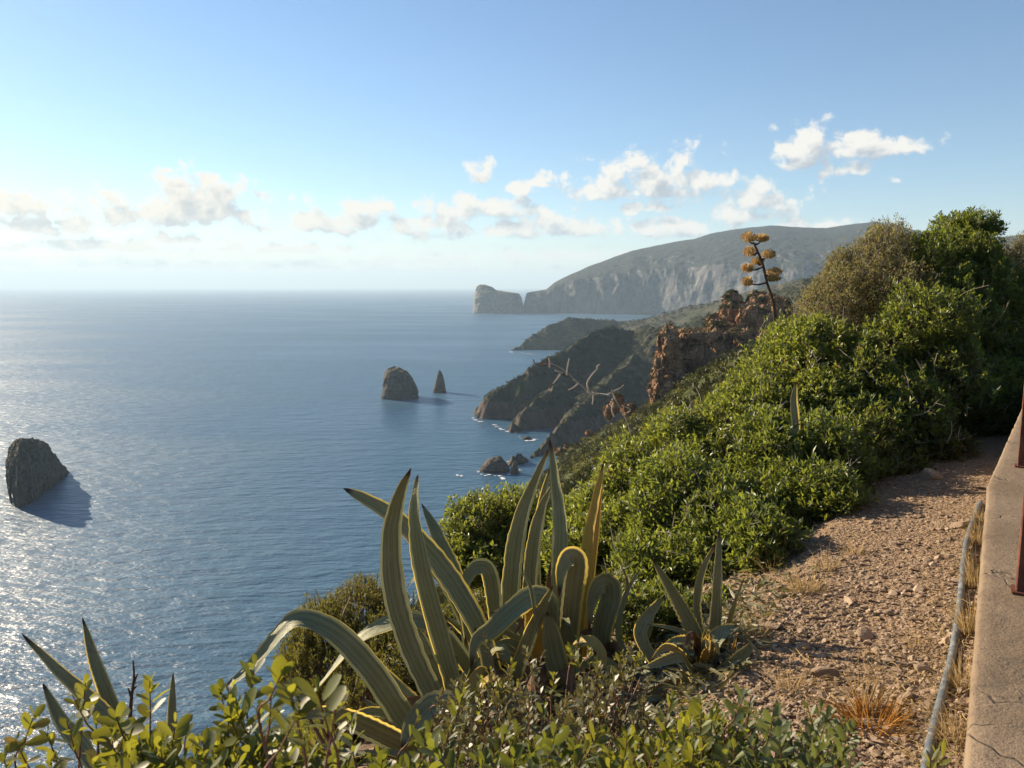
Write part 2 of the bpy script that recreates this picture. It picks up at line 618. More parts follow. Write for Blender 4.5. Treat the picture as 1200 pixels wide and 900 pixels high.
def mat_path():
    m, s, out = new_mat("stony_soil")
    pos = objpos(s)
    n1 = s.noise(pos, 1.6, 5, 0.6); n2 = s.noise(pos, 14, 6, 0.65); n3 = s.noise(pos, 60, 4, 0.6)
    v1 = s.voronoi(pos, 38); v2 = s.voronoi(pos, 85)
    soil = s.mix(s.smooth(n2, 0.3, 0.7), (0.145, 0.098, 0.060), (0.25, 0.175, 0.108))
    soil = s.mix(s.smooth(n1, 0.4, 0.65), soil, (0.205, 0.142, 0.09))
    bright = s.mix(n3, (0.38, 0.27, 0.185), (0.25, 0.175, 0.12))
    peb = s.smooth(v1.outputs['Distance'], 0.30, 0.45, 1, 0)
    sepc = s.n('ShaderNodeSeparateColor'); s.link(v1.outputs['Color'], sepc.inputs[0])
    pick = s.smooth(sepc.outputs[0], 0.5, 0.55)
    col = s.mix(s.math('MULTIPLY', peb, pick), soil, bright)
    h = s.math('ADD', s.math('MULTIPLY', v1.outputs['Distance'], -0.6), s.math('ADD', s.math('MULTIPLY', v2.outputs['Distance'], -0.3), s.math('MULTIPLY', n2, 0.9)))
    principled(s, out, col, 0.95, 0.15, bump(s, h, 0.022, 1.0))
    return m


# blend near soil into the maquis farther down the slope through one mesh with two material slots
AZ = np.unique(np.concatenate([np.arange(-180, -60, 3.0), np.arange(-60, -16, 1.0), np.arange(-16, 42, 0.13), np.arange(42, 120, 1.0), np.arange(120, 180.1, 3.0)]))
RR = np.concatenate([np.geomspace(0.25, 12, 150), np.geomspace(12.3, 420, 420)])
hs = polar("hillside", 0, 0, 0, 0, 0, 0, hill, HILL_MAT, AZ, RR)
hs.data.materials.append(mat_path())
_c = np.zeros(len(hs.data.polygons) * 3); hs.data.polygons.foreach_get("center", _c); _c = _c.reshape(-1, 3)
_r = np.hypot(_c[:, 0], _c[:, 1]) + 1.5 * gnoise(_c * 0.8, 4)
hs.data.polygons.foreach_set("material_index", (_r < 11).astype(np.int32))


def ridge_line(pts):
    return [PH(u, v, D) for (u, v, D) in pts]


RIDGE_B = ridge_line([(556, 489, 784), (590, 463, 800), (618, 443, 820), (650, 424, 850), (690, 402, 900), (715, 393, 930), (745, 395, 940), (790, 392, 900), (850, 372, 880), (900, 355, 870), (960, 330, 860), (1100, 320, 850)])
SPUR_B2 = ridge_line([(745, 425, 850), (715, 455, 780), (690, 478, 730), (652, 515, 640), (610, 546, 574)])
SPUR_B3 = ridge_line([(650, 462, 780), (625, 485, 735), (602, 504, 705)])


def head_b(x, y):
    p = np.stack([x, y, np.zeros_like(x)], 1)
    wx = 16 * fbm(p / 75, 3, 201); wy = 16 * fbm(p / 75, 3, 203)
    x, y = x + wx, y + wy
    z = seg_field(x, y, RIDGE_B, 0.75, 0.74)
    z = np.maximum(z, seg_field(x, y, SPUR_B2, 0.7, 0.7) )
    z = np.maximum(z, seg_field(x, y, SPUR_B3, 0.7, 0.7))
    nn = fbm(p / 60, 5, 21, 0.55)
    rid = fbm(p / 26, 4, 25, ridged=True)
    z = z + 11 * nn + 6.0 * rid + 4.5 * fbm(p / 13, 4, 27, 0.6, ridged=True) + 1.6 * fbm(p / 5, 3, 28)
    # steeper foot near the water
    hgt = z - SEA
    return SEA + np.where(hgt < 22, hgt * 1.0 + np.clip(hgt, 0, 9) * 0.9, hgt + 8.1)


RIDGE_A = ridge_line([(599, 411, 1612), (612, 404, 1640), (640, 387, 1700), (665, 377, 1750), (700, 378, 1780), (735, 380, 1780), (765, 376, 1700), (800, 365, 1620), (845, 356, 1560), (880, 345, 1500), (930, 334, 1450), (1000, 325, 1400), (1200, 310, 1400)])


def head_a(x, y):
    p = np.stack([x, y, np.zeros_like(x)], 1)
    z = seg_field(x, y, RIDGE_A, 0.8, 0.5)
    z = z + 9 * fbm(p / 110, 5, 31, 0.55) + 4.5 * fbm(p / 45, 4, 35, ridged=True) + 4 * fbm(p / 22, 4, 38, 0.6, ridged=True)
    hgt = z - SEA
    return SEA + np.where(hgt < 25, hgt + np.clip(hgt, 0, 8) * 0.8, hgt + 6.4)


MAT_B = mat_land("headland_scrub", (0.022, 0.030, 0.015), (0.040, 0.044, 0.022), (0.085, 0.062, 0.043), (0.12, 0.085, 0.065), (0.055, 0.04, 0.033), 0.5, (0.50, 0.68), 0.85, 0.8)
MAT_A = mat_land("far_headland_scrub", (0.026, 0.035, 0.019), (0.050, 0.053, 0.028), (0.12, 0.09, 0.06), (0.14, 0.105, 0.078), (0.06, 0.046, 0.038), 0.3, (0.50, 0.68), 0.75, 1.0)
polar("headland", -4, 40, 520, 520, 1150, 420, head_b, MAT_B)
polar("headland", -2, 44, 480, 1380, 2300, 300, head_a, MAT_A)

# far limestone mountain: one profile per azimuth, cliff foot to ridge and down the far side
RIDGE_PX = [(612, 366), (617, 343), (640, 339), (650, 331), (662, 325), (690, 312), (740, 294), (790, 284), (812, 281), (830, 275), (862, 270), (900, 266), (935, 268), (965, 269), (1000, 264), (1020, 262), (1040, 264), (1062, 270), (1090, 276), (1130, 280), (1170, 279), (1200, 276), (1330, 260)]
BASE_D = [(612, 3900), (640, 3900), (700, 3780), (760, 3700), (900, 3300), (1330, 3000)]


def far_mountain():
    U = np.linspace(606, 1330, 620)
    rv = np.interp(U, [p[0] for p in RIDGE_PX], [p[1] for p in RIDGE_PX])
    bd = np.interp(U, [p[0] for p in BASE_D], [p[1] for p in BASE_D])
    depth = np.interp(U, [606, 625, 650, 760, 900, 1330], [60, 120, 260, 800, 1300, 1700])
    rd = bd + depth
    az = np.array([math.atan2(ray(u, 335)[0], ray(u, 335)[1]) for u in U])
    elr = np.array([PH(u, v, 1.0)[2] for u, v in zip(U, rv)])
    ridge_z = elr * rd
    T = np.concatenate([np.linspace(-0.02, 1, 150), np.linspace(1.01, 2.2, 40)])
    tt = T[:, None]
    # height profile: steep limestone cliff, then an upper slope
    cl = np.interp(U, [606, 640, 700, 760, 900, 1330], [1.0, 0.88, 0.70, 0.60, 0.50, 0.42])[None]
    t1 = np.interp(U, [606, 650, 760, 900, 1330], [0.35, 0.20, 0.13, 0.13, 0.15])[None]
    prof = np.where(tt < 0, tt * 3, np.where(tt < t1, cl * (np.clip(tt, 0, 9) / t1) ** 0.8, cl + (1 - cl) * np.sin(np.clip((tt - t1) / (1 - t1), 0, 1) * math.pi / 2) ** 0.9))
    prof = np.where(tt > 1, 1 - (tt - 1) ** 1.5 * 0.9, prof)
    D = bd[None] + depth[None] * tt
    H = (ridge_z - SEA)[None]
    z = SEA + prof * H
    X = D * np.sin(az)[None]; Y = D * np.cos(az)[None]
    p = np.stack([X.ravel(), Y.ravel(), z.ravel()], 1)
    # gullies and buttresses, fading out at the ridge so its line stays
    fade = (np.clip(1.15 - tt, 0, 1) * np.clip(tt * 8 + 0.3, 0, 1) * np.ones_like(D)).ravel()
    g = fbm(np.stack([p[:, 0] / 150, p[:, 1] / 300, p[:, 2] / 420], 1), 5, 41, 0.55, ridged=True)
    g2 = fbm(p / 120, 4, 45)
    push = (85 * g + 45 * g2) * fade
    outd = np.stack([-np.sin(az), -np.cos(az)], 1)
    od = np.tile(outd, (len(T), 1))
    p[:, 0] += od[:, 0] * push; p[:, 1] += od[:, 1] * push
    p[:, 2] += 22 * fbm(p / 180, 4, 49) * fade + 5 * fbm(p / 50, 3, 55)
    n = len(U)
    i = np.arange(len(T) - 1)[:, None] * n; j = np.arange(n - 1)[None]
    f = np.stack([i + j, i + j + 1, i + n + j + 1, i + n + j], -1).reshape(-1, 4)
    mat = mat_land("limestone_mountain", (0.022, 0.028, 0.022), (0.034, 0.038, 0.030), (0.065, 0.062, 0.055), (0.17, 0.16, 0.148), (0.07, 0.069, 0.067), 0.085, (0.56, 0.74), 0.9, 1.5)
    tag(build("mountain", p, [f], mat), kind="structure")


far_mountain()


# ------------------------------------------------------------------ rocks
def mat_rock(name, c1, c2, c3, scale, bump_d, veg=None, dark_foot=False):
    m, s, out = new_mat(name)
    geo = s.n('ShaderNodeNewGeometry'); pos = geo.outputs['Position']
    n1 = s.noise(pos, 0.35 * scale, 6, 0.65); n2 = s.noise(pos, 1.8 * scale, 6, 0.65); n3 = s.noise(pos, 7 * scale, 4, 0.6)
    v = s.voronoi(s.mapping(pos, scale=(0.6 * scale, 0.6 * scale, 0.45 * scale)), 1.0, 'DISTANCE_TO_EDGE')
    col = s.mix(s.smooth(n1, 0.35, 0.65), c1, c2)
    col = s.mix(s.smooth(n2, 0.45, 0.70), col, c3)
    crack = s.smooth(v.outputs['Distance'], 0.0, 0.06, 0.45, 0.0)
    col = s.mix(crack, col, tuple(x * 0.45 for x in c3))
    if veg:
        sp = s.n('ShaderNodeSeparateXYZ'); s.link(geo.outputs['Normal'], sp.inputs[0])
        up = s.smooth(s.math('ADD', sp.outputs[2], s.math('MULTIPLY', s.math('SUBTRACT', n2, 0.5), 0.9)), 0.62, 0.78)
        col = s.mix(s.math('MULTIPLY', up, 0.85), col, veg)
    if dark_foot:
        sz = s.n('ShaderNodeSeparateXYZ'); s.link(pos, sz.inputs[0])
        ft = s.smooth(s.math('ADD', sz.outputs[2], s.math('MULTIPLY', n2, 3.0)), SEA + 2.2, SEA + 4.5, 0.75, 0.0)
        col = s.mix(ft, col, (0.03, 0.027, 0.022))
    h = s.math('ADD', n2, s.math('ADD', s.math('MULTIPLY', n3, 0.35), s.math('MULTIPLY', s.smooth(v.outputs['Distance'], 0, 0.15), 0.35)))
    zz = s.n('ShaderNodeSeparateXYZ'); s.link(pos, zz.inputs[0])
    lay = s.noise(s.mapping(pos, scale=(0.12 * scale, 0.12 * scale, 1.6 * scale), rot=(math.radians(22), math.radians(14), 0)), 1.0, 4, 0.6)
    col = s.mix(s.smooth(lay, 0.52, 0.64, 0, 0.5), col, tuple(x * 0.6 for x in c3))
    h = s.math('ADD', h, s.math('MULTIPLY', lay, 0.7))
    principled(s, out, col, 0.93, 0.15, bump(s, h, bump_d, 1.0))
    return m


def stack_rock(name, label, rows, D, mat, depth=0.9, rough=1.0, nz=90, na=160, seed=0, kind_group=None, cat="sea stack"):
    """rows: (v, left u, right u) from the top down, last row is the waterline; D: horizontal distance of its axis"""
    rows = np.array(rows, float)
    _b = PZ((rows[-1, 1] + rows[-1, 2]) / 2, rows[-1, 0], SEA)
    D = math.hypot(_b[0], _b[1]) + depth * 0.25 * (rows[:, 2] - rows[:, 1]).max() / FPX * math.hypot(_b[0], _b[1])   # its front foot meets the water at the last row
    t = np.linspace(0, 1, nz) ** 0.9
    vv = rows[0, 0] + t * (rows[-1, 0] - rows[0, 0])
    L = np.interp(vv, rows[:, 0], rows[:, 1]); Rr = np.interp(vv, rows[:, 0], rows[:, 2])
    sc = D / FPX
    pts = []
    a = np.arange(na) / na * 2 * math.pi
    base = PH((rows[-1, 1] + rows[-1, 2]) / 2, rows[-1, 0], D)
    fw = np.array([base[0], base[1], 0]); fw /= np.linalg.norm(fw)
    rt = np.array([fw[1], -fw[0], 0])
    wmax = (Rr - L).max()
    for k in range(nz):
        c = PH((L[k] + Rr[k]) / 2, vv[k], D)
        hw = max((Rr[k] - L[k]) / 2 * sc, 0.02)
        dp = depth * 0.5 * (0.55 * (Rr[k] - L[k]) + 0.45 * wmax * min(1, (Rr[k] - L[k]) / wmax * 1.6)) * sc
        ca, sa = np.cos(a), np.sin(a)
        e = 0.75
        pts.append(c[None] + (np.sign(ca) * np.abs(ca) ** e)[:, None] * rt * hw + (np.sign(sa) * np.abs(sa) ** e)[:, None] * fw * dp)
    low = np.array(pts[-1]); low[:, 2] -= 0.06 * (rows[-1, 0] - rows[0, 0]) * sc + 3
    pts.append(low)
    p = np.concatenate(pts)
    H = (rows[-1, 0] - rows[0, 0]) * sc
    ctr = np.array([base[0], base[1], 0])
    outd = p - ctr; outd[:, 2] *= 0.15; outd /= np.linalg.norm(outd, axis=1)[:, None] + 1e-9
    s1 = H / 3.2
    n = fbm(p / s1, 5, 60 + seed, 0.55) * 0.10 + fbm(np.stack([p[:, 0] / (s1 * .45), p[:, 1] / (s1 * .45), p[:, 2] / (s1 * 1.2)], 1), 4, 70 + seed, ridged=True) * 0.055 + (worley(p / (s1 * 0.55), seed)[1] - 0.5) * 0.07
    p = p + outd * (n * H * rough * 1.5)[:, None]
    p[:, 2] += fbm(p / (s1 * 0.5), 3, 80 + seed) * 0.05 * H * rough
    i = np.arange(nz)[:, None] * na; j = np.arange(na)[None]; j2 = (j + 1) % na
    f = np.stack([i + j, i + na + j, i + na + j2, i + j2], -1).reshape(-1, 4)
    f = f[:, ::-1]
    top = p[:na].mean(0)
    p = np.vstack([p, top[None]])
    tf = np.stack([np.full(na, len(p) - 1), (np.arange(na) + 1) % na, np.arange(na)], -1)[:, ::-1]
    o = build(name, p, [f, tf], mat)
    return tag(o, label, cat, kind_group)



def islet(name, label, mat, group):
    """stack with a long slanting footprint: steep all round, its top line falling to the right"""
    foot = [(9, 560), (10, 577), (12, 590), (22, 597), (34, 592), (46, 583), (62, 571), (76, 560), (84, 553), (78, 545), (55, 543), (25, 545), (12, 551)]
    topline = [(4, 524), (12, 519), (20, 516), (30, 514), (44, 514), (50, 517), (56, 520), (60, 526), (66, 533), (74, 543), (80, 549), (90, 554)]
    c = PZ(40, 566, SEA)
    b = np.array([PZ(u, v, SEA) for u, v in foot])
    b = np.vstack([b, b[:1]])
    na, nr = 260, 110
    seg = np.linspace(0, len(b) - 1, na, endpoint=False); k = seg.astype(int); f = (seg - k)[:, None]
    rim = b[k] * (1 - f) + b[k + 1] * f
    s = np.linspace(0, 1, nr + 1)[1:] ** 0.6
    p = c[None, None] + s[:, None, None] * (rim - c)[None]
    p = np.vstack([c[None], p.reshape(-1, 3)])
    ss = np.concatenate([[0], np.repeat(s, na)])
    q = p.copy()
    wob = 1 + 0.22 * fbm(q / 9, 3, 402)
    D = np.hypot(p[:, 0], p[:, 1])
    # pixel column of every point
    fw = p @ FWD; u = p[:, 0] / fw * FPX + 600
    vt = np.interp(u, [a[0] for a in topline], [a[1] for a in topline])
    zt = np.array([PH(uu, vv, dd)[2] for uu, vv, dd in zip(u, vt, D)])
    z = (zt - SEA) * (1 - np.clip(ss * wob, 0, 1) ** 5.5) ** 0.55
    n = fbm(p / 11, 5, 411, 0.55, ridged=True) * 5.0 + fbm(p / 4.5, 4, 415) * 3.6 + (worley(p / 5, 3)[1] - 0.5) * 4.0
    z = z * (1 + 0.0 * z) + (n - 2.0) * np.clip(z / 6, 0, 1)
    p[:, 2] = SEA + z - 0.8
    out = p - c; out[:, 2] = 0; out /= np.linalg.norm(out, axis=1)[:, None] + 1e-6
    p += out * (fbm(np.stack([p[:, 0] / 7, p[:, 1] / 7, p[:, 2] / 9], 1), 4, 421, 0.6, ridged=True) * 4.5 * np.clip(z / 4, 0, 1))[:, None]
    i = 1 + np.arange(nr - 1)[:, None] * na; j = np.arange(na)[None]; j2 = (j + 1) % na
    fq = np.stack([i + j, i + na + j, i + na + j2, i + j2], -1).reshape(-1, 4)
    ft = np.stack([np.zeros(na, int), 1 + np.arange(na), 1 + (np.arange(na) + 1) % na], -1)
    tag(build(name, p, [fq, ft], mat, smooth=False), label, "sea stack", group)


LIME = mat_rock("pale_limestone", (0.18, 0.17, 0.148), (0.24, 0.222, 0.195), (0.12, 0.114, 0.10), 0.06, 6.0, (0.09, 0.09, 0.05))
STACK = mat_rock("grey_sea_rock", (0.105, 0.087, 0.068), (0.15, 0.125, 0.097), (0.055, 0.047, 0.038), 0.28, 1.6, (0.10, 0.10, 0.05), True)
SHORE = mat_rock("dark_shore_rock", (0.085, 0.07, 0.06), (0.12, 0.10, 0.08), (0.05, 0.042, 0.036), 0.5, 0.6, None, True)
g = "sea stacks standing in the open water"
stack_rock("sea_stack", "huge pale flat-topped limestone islet beside the far mountain foot", [(333.5, 562, 568), (336, 559, 576), (340, 558, 582), (344, 557, 608), (350, 556, 611), (367, 555, 614)], 3900, LIME, 0.8, 0.35, seed=1)
stack_rock("sea_stack", "tall blocky brown sea stack next to the small pointed one", [(431, 455, 468), (434, 453, 476), (440, 451, 481), (448, 450, 485), (456, 449, 488), (467, 447, 489)], 905, STACK, 0.9, 1.0, seed=2, kind_group=g)
stack_rock("sea_stack", "small sharply pointed rock pinnacle standing alone in the water", [(434, 514.5, 516.5), (440, 512, 519), (448, 510, 521), (455, 508, 522), (460, 507, 523)], 945, STACK, 0.9, 0.8, seed=3, kind_group=g)
islet("sea_stack", "large dark jagged sea stack rising from the glittering water by the photo's edge", STACK, g)
stack_rock("shore_rock", "low dark rock ringed with foam just off the near cove", [(535, 584, 588), (538, 572, 589), (542, 568, 593), (547, 563, 597), (553, 561, 598)], 560, SHORE, 0.8, 0.7, 50, 90, 5, "dark rocks awash along the shore", "rock")
stack_rock("shore_rock", "small dark lump of rock between the foam ringed rock and the shore", [(542, 601, 604), (547, 599, 607), (555, 598, 609)], 556, SHORE, 0.8, 0.7, 36, 60, 6, "dark rocks awash along the shore", "rock")
stack_rock("shore_rock", "thin wave-washed rock lying in the cove below the dark headland", [(511, 617, 620), (513, 613, 622), (515, 611, 624)], 668, SHORE, 0.8, 0.6, 30, 60, 7, "dark rocks awash along the shore", "rock")


CRAG_TOPS = []


def crag(name, label, lumps, mat, seed, level=6, vs=0.34):
    """lumps: (u, v, D, ru, rv, rd) ellipsoids in pixels, joined into one mass of fractured rock"""
    G = Geo()
    for k, (u, v, D, ru, rv, rd) in enumerate(lumps):
        sph, f = ico(level)
        c = PH(u, v, D); sc = D / FPX
        q = sph.copy()
        cr = np.random.default_rng(seed * 31 + k)
        for _ in range(26):
            pn = cr.normal(size=3) * np.array([1, 1, 0.6]); pn /= np.linalg.norm(pn)
            dd = q @ pn; lim = cr.uniform(0.55, 0.9)
            q = q - np.maximum(dd - lim, 0)[:, None] * pn[None]
        q = q * 1.18
        fw = np.array([c[0], c[1], 0]); fw /= np.linalg.norm(fw); rt = np.array([fw[1], -fw[0], 0])
        p = c[None] + q[:, :1] * rt * ru * sc + q[:, 1:2] * fw * rd * sc + q[:, 2:] * np.array([0, 0, 1]) * rv * sc
        R = min(ru, rv) * sc
        d1, id1 = worley(p / (R * 0.62) + 3.7 * seed, seed)
        d2, id2 = worley(p / (R * vs * 0.55) + 1.7 * seed, seed + 5)
        n = 0.26 * fbm(p / (R * 0.8), 4, 90 + seed, 0.6) + 0.26 * (id1 - 0.5) - 0.12 * d1 + 0.08 * (id2 - 0.5) - 0.03 * d2 + 0.14 * fbm(p * np.array([1, 1, 0.55]) / (R * 0.3), 4, 95 + seed, ridged=True)
        pp = p + sph * (n * R * 1.25)[:, None]
        G.add(pp, f)
        top = (sph[:, 2] > 0.25) & (gnoise(pp / 3.0, 55) > 0.12)
        CRAG_TOPS.append(pp[top])
    o = G.done(name, mat, smooth=False)
    return tag(o, label, "rock outcrop", "orange rock outcrops on the slope")


CRAG = mat_rock("orange_crag", (0.36, 0.19, 0.095), (0.46, 0.28, 0.165), (0.20, 0.11, 0.065), 0.9, 0.5, (0.055, 0.065, 0.028))
crag("rock_outcrop", "big blunt orange-brown crag with a shrubby top above the dark headland", [(784, 434, 214, 26, 44, 28), (800, 412, 218, 26, 26, 24), (786, 468, 210, 26, 28, 24), (815, 440, 222, 28, 34, 24), (770, 458, 208, 13, 26, 16), (808, 400, 220, 20, 12, 18)], CRAG, 1)
crag("rock_outcrop", "knobbly reddish rock outcrop below the tall dried flower stalk", [(868, 370, 256, 28, 24, 24), (888, 358, 262, 22, 14, 20), (842, 388, 250, 24, 17, 20), (865, 402, 240, 20, 20, 18), (893, 392, 248, 26, 30, 22), (836, 406, 236, 18, 16, 16), (858, 352, 262, 14, 9, 12), (915, 375, 256, 20, 24, 20)], CRAG, 2)
crag("rock_outcrop", "low brown rock shoulder joining the two larger orange outcrops", [(818, 396, 262, 20, 12, 18), (808, 400, 266, 14, 8, 14)], CRAG, 3, 5)
crag("rock_outcrop", "small broken orange pinnacle on the slope under the dead branches", [(722, 474, 232, 9, 12, 10), (712, 484, 230, 7, 9, 8), (736, 480, 236, 12, 9, 10)], CRAG, 4, 5)
crag("rock_outcrop", "pale scree boulder half buried in the bushes beside the big crag", [(845, 458, 200, 20, 9, 14), (830, 466, 198, 12, 9, 10)], CRAG, 5, 5)
crag("rock_outcrop", "reddish boulder at the seaward rim of the green slope", [(655, 530, 262, 8, 5, 7), (664, 524, 264, 5, 4, 5)], CRAG, 6, 4)
crag("rock_outcrop", "small tan boulder among scrub partway down the green slope", [(690, 508, 240, 5, 4, 5)], CRAG, 7, 4)


# foam where the swell breaks on the rocks
def mat_foam():
    m, s, out = new_mat("sea_foam")
    n = s.noise(objpos(s), 0.8, 4, 0.6)
    principled(s, out, s.mix(n, (0.55, 0.58, 0.6), (0.8, 0.82, 0.82)), 0.9, 0.2)
    return m


def foam():
    G = Geo()
    rnd = np.random.default_rng(5)

    def blob(c, r):
        k = 14
        a = np.arange(k) / k * 2 * math.pi
        rr = r * (0.6 + 0.7 * rnd.random(k))
        v = np.stack([c[0] + rr * np.cos(a) * 1.5, c[1] + rr * np.sin(a), np.full(k, SEA + 0.35)], 1)
        v = np.vstack([v, [[c[0], c[1], SEA + 0.5]]])
        G.add(v, np.stack([np.full(k, k), np.arange(k), (np.arange(k) + 1) % k], 1))
    arcs = [[(559, 549), (562, 556), (572, 557), (584, 558), (597, 556)], [(594, 543), (600, 540), (604, 546), (608, 552)], [(609, 534), (612, 538), (618, 541)],
            [(555, 490), (558, 493), (566, 495)], [(578, 498), (590, 504), (600, 507)], [(604, 507), (612, 515), (622, 516.5), (628, 515)], [(598, 411.5), (604, 413.5), (620, 415), (650, 416)],
            [(536, 557), (541, 558)], [(588, 560), (592, 562)]]
    for arc in arcs:
        pts = catmull(np.array([[*q, 0] for q in arc], float), 26)
        for q in pts:
            if rnd.random() < 0.42:
                c = PZ(q[0] + rnd.normal(0, 0.9), q[1] + rnd.normal(0, 0.5), SEA)
                blob(c, rnd.uniform(0.4, 1.2) * abs(c[1]) / 560)
    tag(G.done("foam", mat_foam(), smooth=False), kind="stuff")


foam()
# ------------------------------------------------------------------ wall, posts, hose
def line_hit(u, v, lift=0.0):
    """where the ray through a pixel meets our hillside"""
    r = ray(u, v); r = r / math.hypot(r[0], r[1])
    t = np.geomspace(0.6, 120, 900)
    h = hill(t * r[0], t * r[1])
    z = t * r[2]
    k = np.argmax(z <= h)
    return np.array([t[k] * r[0], t[k] * r[1], h[k] + lift])


def ground_z(x, y):
    return float(hill(np.array([x]), np.array([y]))[0])


def mat_wall():
    m, s, out = new_mat("rough_render")
    pos = objpos(s)
    n1 = s.noise(pos, 2.2, 5, 0.6); n2 = s.noise(pos, 22, 5, 0.7); n3 = s.noise(pos, 110, 4, 0.7)
    col = s.mix(s.smooth(n1, 0.35, 0.65), (0.17, 0.125, 0.080), (0.225, 0.168, 0.112))
    col = s.mix(s.smooth(n2, 0.5, 0.75), col, (0.13, 0.095, 0.07))
    crk = s.voronoi(s.vmath('ADD', pos, s.vmath('MULTIPLY', s.n('ShaderNodeTexNoise').outputs['Color'], (0.3, 0.3, 0.3))), 1.7, 'DISTANCE_TO_EDGE')
    c = s.smooth(crk.outputs['Distance'], 0.0, 0.012, 1, 0)
    col = s.mix(s.smooth(s.noise(pos, 5, 4, 0.6, distortion=0.6), 0.56, 0.68, 0, 0.4), col, (0.10, 0.075, 0.055))
    spots = s.smooth(s.noise(pos, 45, 3, 0.6), 0.62, 0.72, 0, 0.45)
    col = s.mix(spots, col, (0.10, 0.072, 0.052))
    wl = s.math('ABSOLUTE', s.math('SUBTRACT', s.noise(s.mapping(pos, scale=(1, 1, 1)), 1.15, 5, 0.55), 0.5))
    crack = s.math('MULTIPLY', s.smooth(wl, 0.0, 0.0055, 1, 0), s.smooth(n1, 0.42, 0.55))
    col = s.mix(s.math('MULTIPLY', crack, 0.6), col, (0.06, 0.042, 0.03))
    lich = s.smooth(s.noise(pos, 14, 4, 0.7), 0.66, 0.72, 0, 0.55)
    col = s.mix(lich, col, (0.30, 0.265, 0.19))
    h = s.math('SUBTRACT', s.math('ADD', s.math('MULTIPLY', n2, 1.0), s.math('MULTIPLY', n3, 0.5)), s.math('MULTIPLY', crack, 0.7))
    principled(s, out, col, 0.92, 0.2, bump(s, h, 0.007, 1.0))
    return m


WALL_Z = -1.0
WE = [PZ(1130, 900, WALL_Z), PZ(1157, 568, WALL_Z), PZ(1195, 483, WALL_Z)]
d_a = (WE[1] - WE[0]) / np.linalg.norm(WE[1] - WE[0]); d_b = (WE[2] - WE[1]) / np.linalg.norm(WE[2] - WE[1])
wall_line = [WE[0] - d_a * 3.6, WE[0], WE[1], WE[2], WE[2] + d_b * 5.0]
WALL_W = 0.34


def make_wall():
    fine = []
    for a, b in zip(wall_line[:-1], wall_line[1:]):
        n = max(2, int(np.linalg.norm(b - a) / 0.03))
        fine += [a + (b - a) * k / n for k in range(n)]
    fine.append(wall_line[-1])
    fine = np.array(fine)
    T = np.gradient(fine, axis=0); T[:, 2] = 0; T /= np.linalg.norm(T, axis=1)[:, None]
    # soften the kink of the offset direction
    for _ in range(3):
        T[1:-1] = (T[:-2] + T[1:-1] + T[2:]) / 3
    T /= np.linalg.norm(T, axis=1)[:, None]
    R = np.stack([T[:, 1], -T[:, 0], np.zeros(len(T))], 1)
    prof = [(0.0, -1.0), (0.0, -0.5), (0.0, -0.25), (0.0, -0.12), (0.0, -0.05), (0.0, -0.012), (0.005, -0.004), (0.013, 0.0)] + [(WALL_W * t, 0.0) for t in (0.12, 0.25, 0.4, 0.55, 0.7, 0.85)] + [(WALL_W - 0.013, 0.0), (WALL_W - 0.005, -0.004), (WALL_W, -0.012), (WALL_W, -0.25), (WALL_W, -1.0)]
    rows = [fine + R * o + np.array([0, 0, h]) for o, h in prof]
    p = np.stack(rows, 1).reshape(-1, 3)
    q = p * 1.0
    p[:, 0] += 0.010 * fbm(q * 7, 4, 3); p[:, 1] += 0.010 * fbm(q * 7, 4, 8); p[:, 2] += 0.008 * fbm(q * 5, 4, 13) + 0.003 * fbm(q * 25, 2, 17)
    n, k = len(fine), len(prof)
    i = np.arange(n - 1)[:, None] * k; j = np.arange(k - 1)[None]
    f = np.stack([i + j, i + j + 1, i + k + j + 1, i + k + j], -1).reshape(-1, 4)[:, ::-1]
    o = build("low_wall", p, [f, np.array([list(range(k)), list(range((n - 1) * k, n * k))[::-1]])], mat_wall())
    tag(o, "low orange-brown plastered wall running beside the stony path", "wall")


make_wall()


def mat_rust():
    m, s, out = new_mat("rust_paint")
    pos = objpos(s)
    n1 = s.noise(pos, 16, 5, 0.65); n2 = s.noise(pos, 70, 4, 0.6)
    col = s.mix(s.smooth(n1, 0.4, 0.65), (0.085, 0.030, 0.018), (0.15, 0.055, 0.028))
    col = s.mix(s.smooth(n2, 0.6, 0.75), col, (0.07, 0.03, 0.02))
    principled(s, out, col, 0.75, 0.3, bump(s, n2, 0.002, 1.0))
    return m


RUST = mat_rust()


def box(c, ex, ey, ez, hx, hy, hz, bev=0.004):
    c, ex, ey, ez = (np.asarray(q, float) for q in (c, ex, ey, ez))
    v = []; bx, by = hx - bev, hy - bev
    ring = [(-bx, -hy), (bx, -hy), (hx, -by), (hx, by), (bx, hy), (-bx, hy), (-hx, by), (-hx, -by)]
    for z in (-hz, hz):
        for (a, b) in ring:
            v.append(c + ex * a + ey * b + ez * z)
    f = [(i, (i + 1) % 8, 8 + (i + 1) % 8, 8 + i) for i in range(8)]
    return np.array(v), [np.array(f), np.array([list(range(8))[::-1], list(range(8, 16))])]


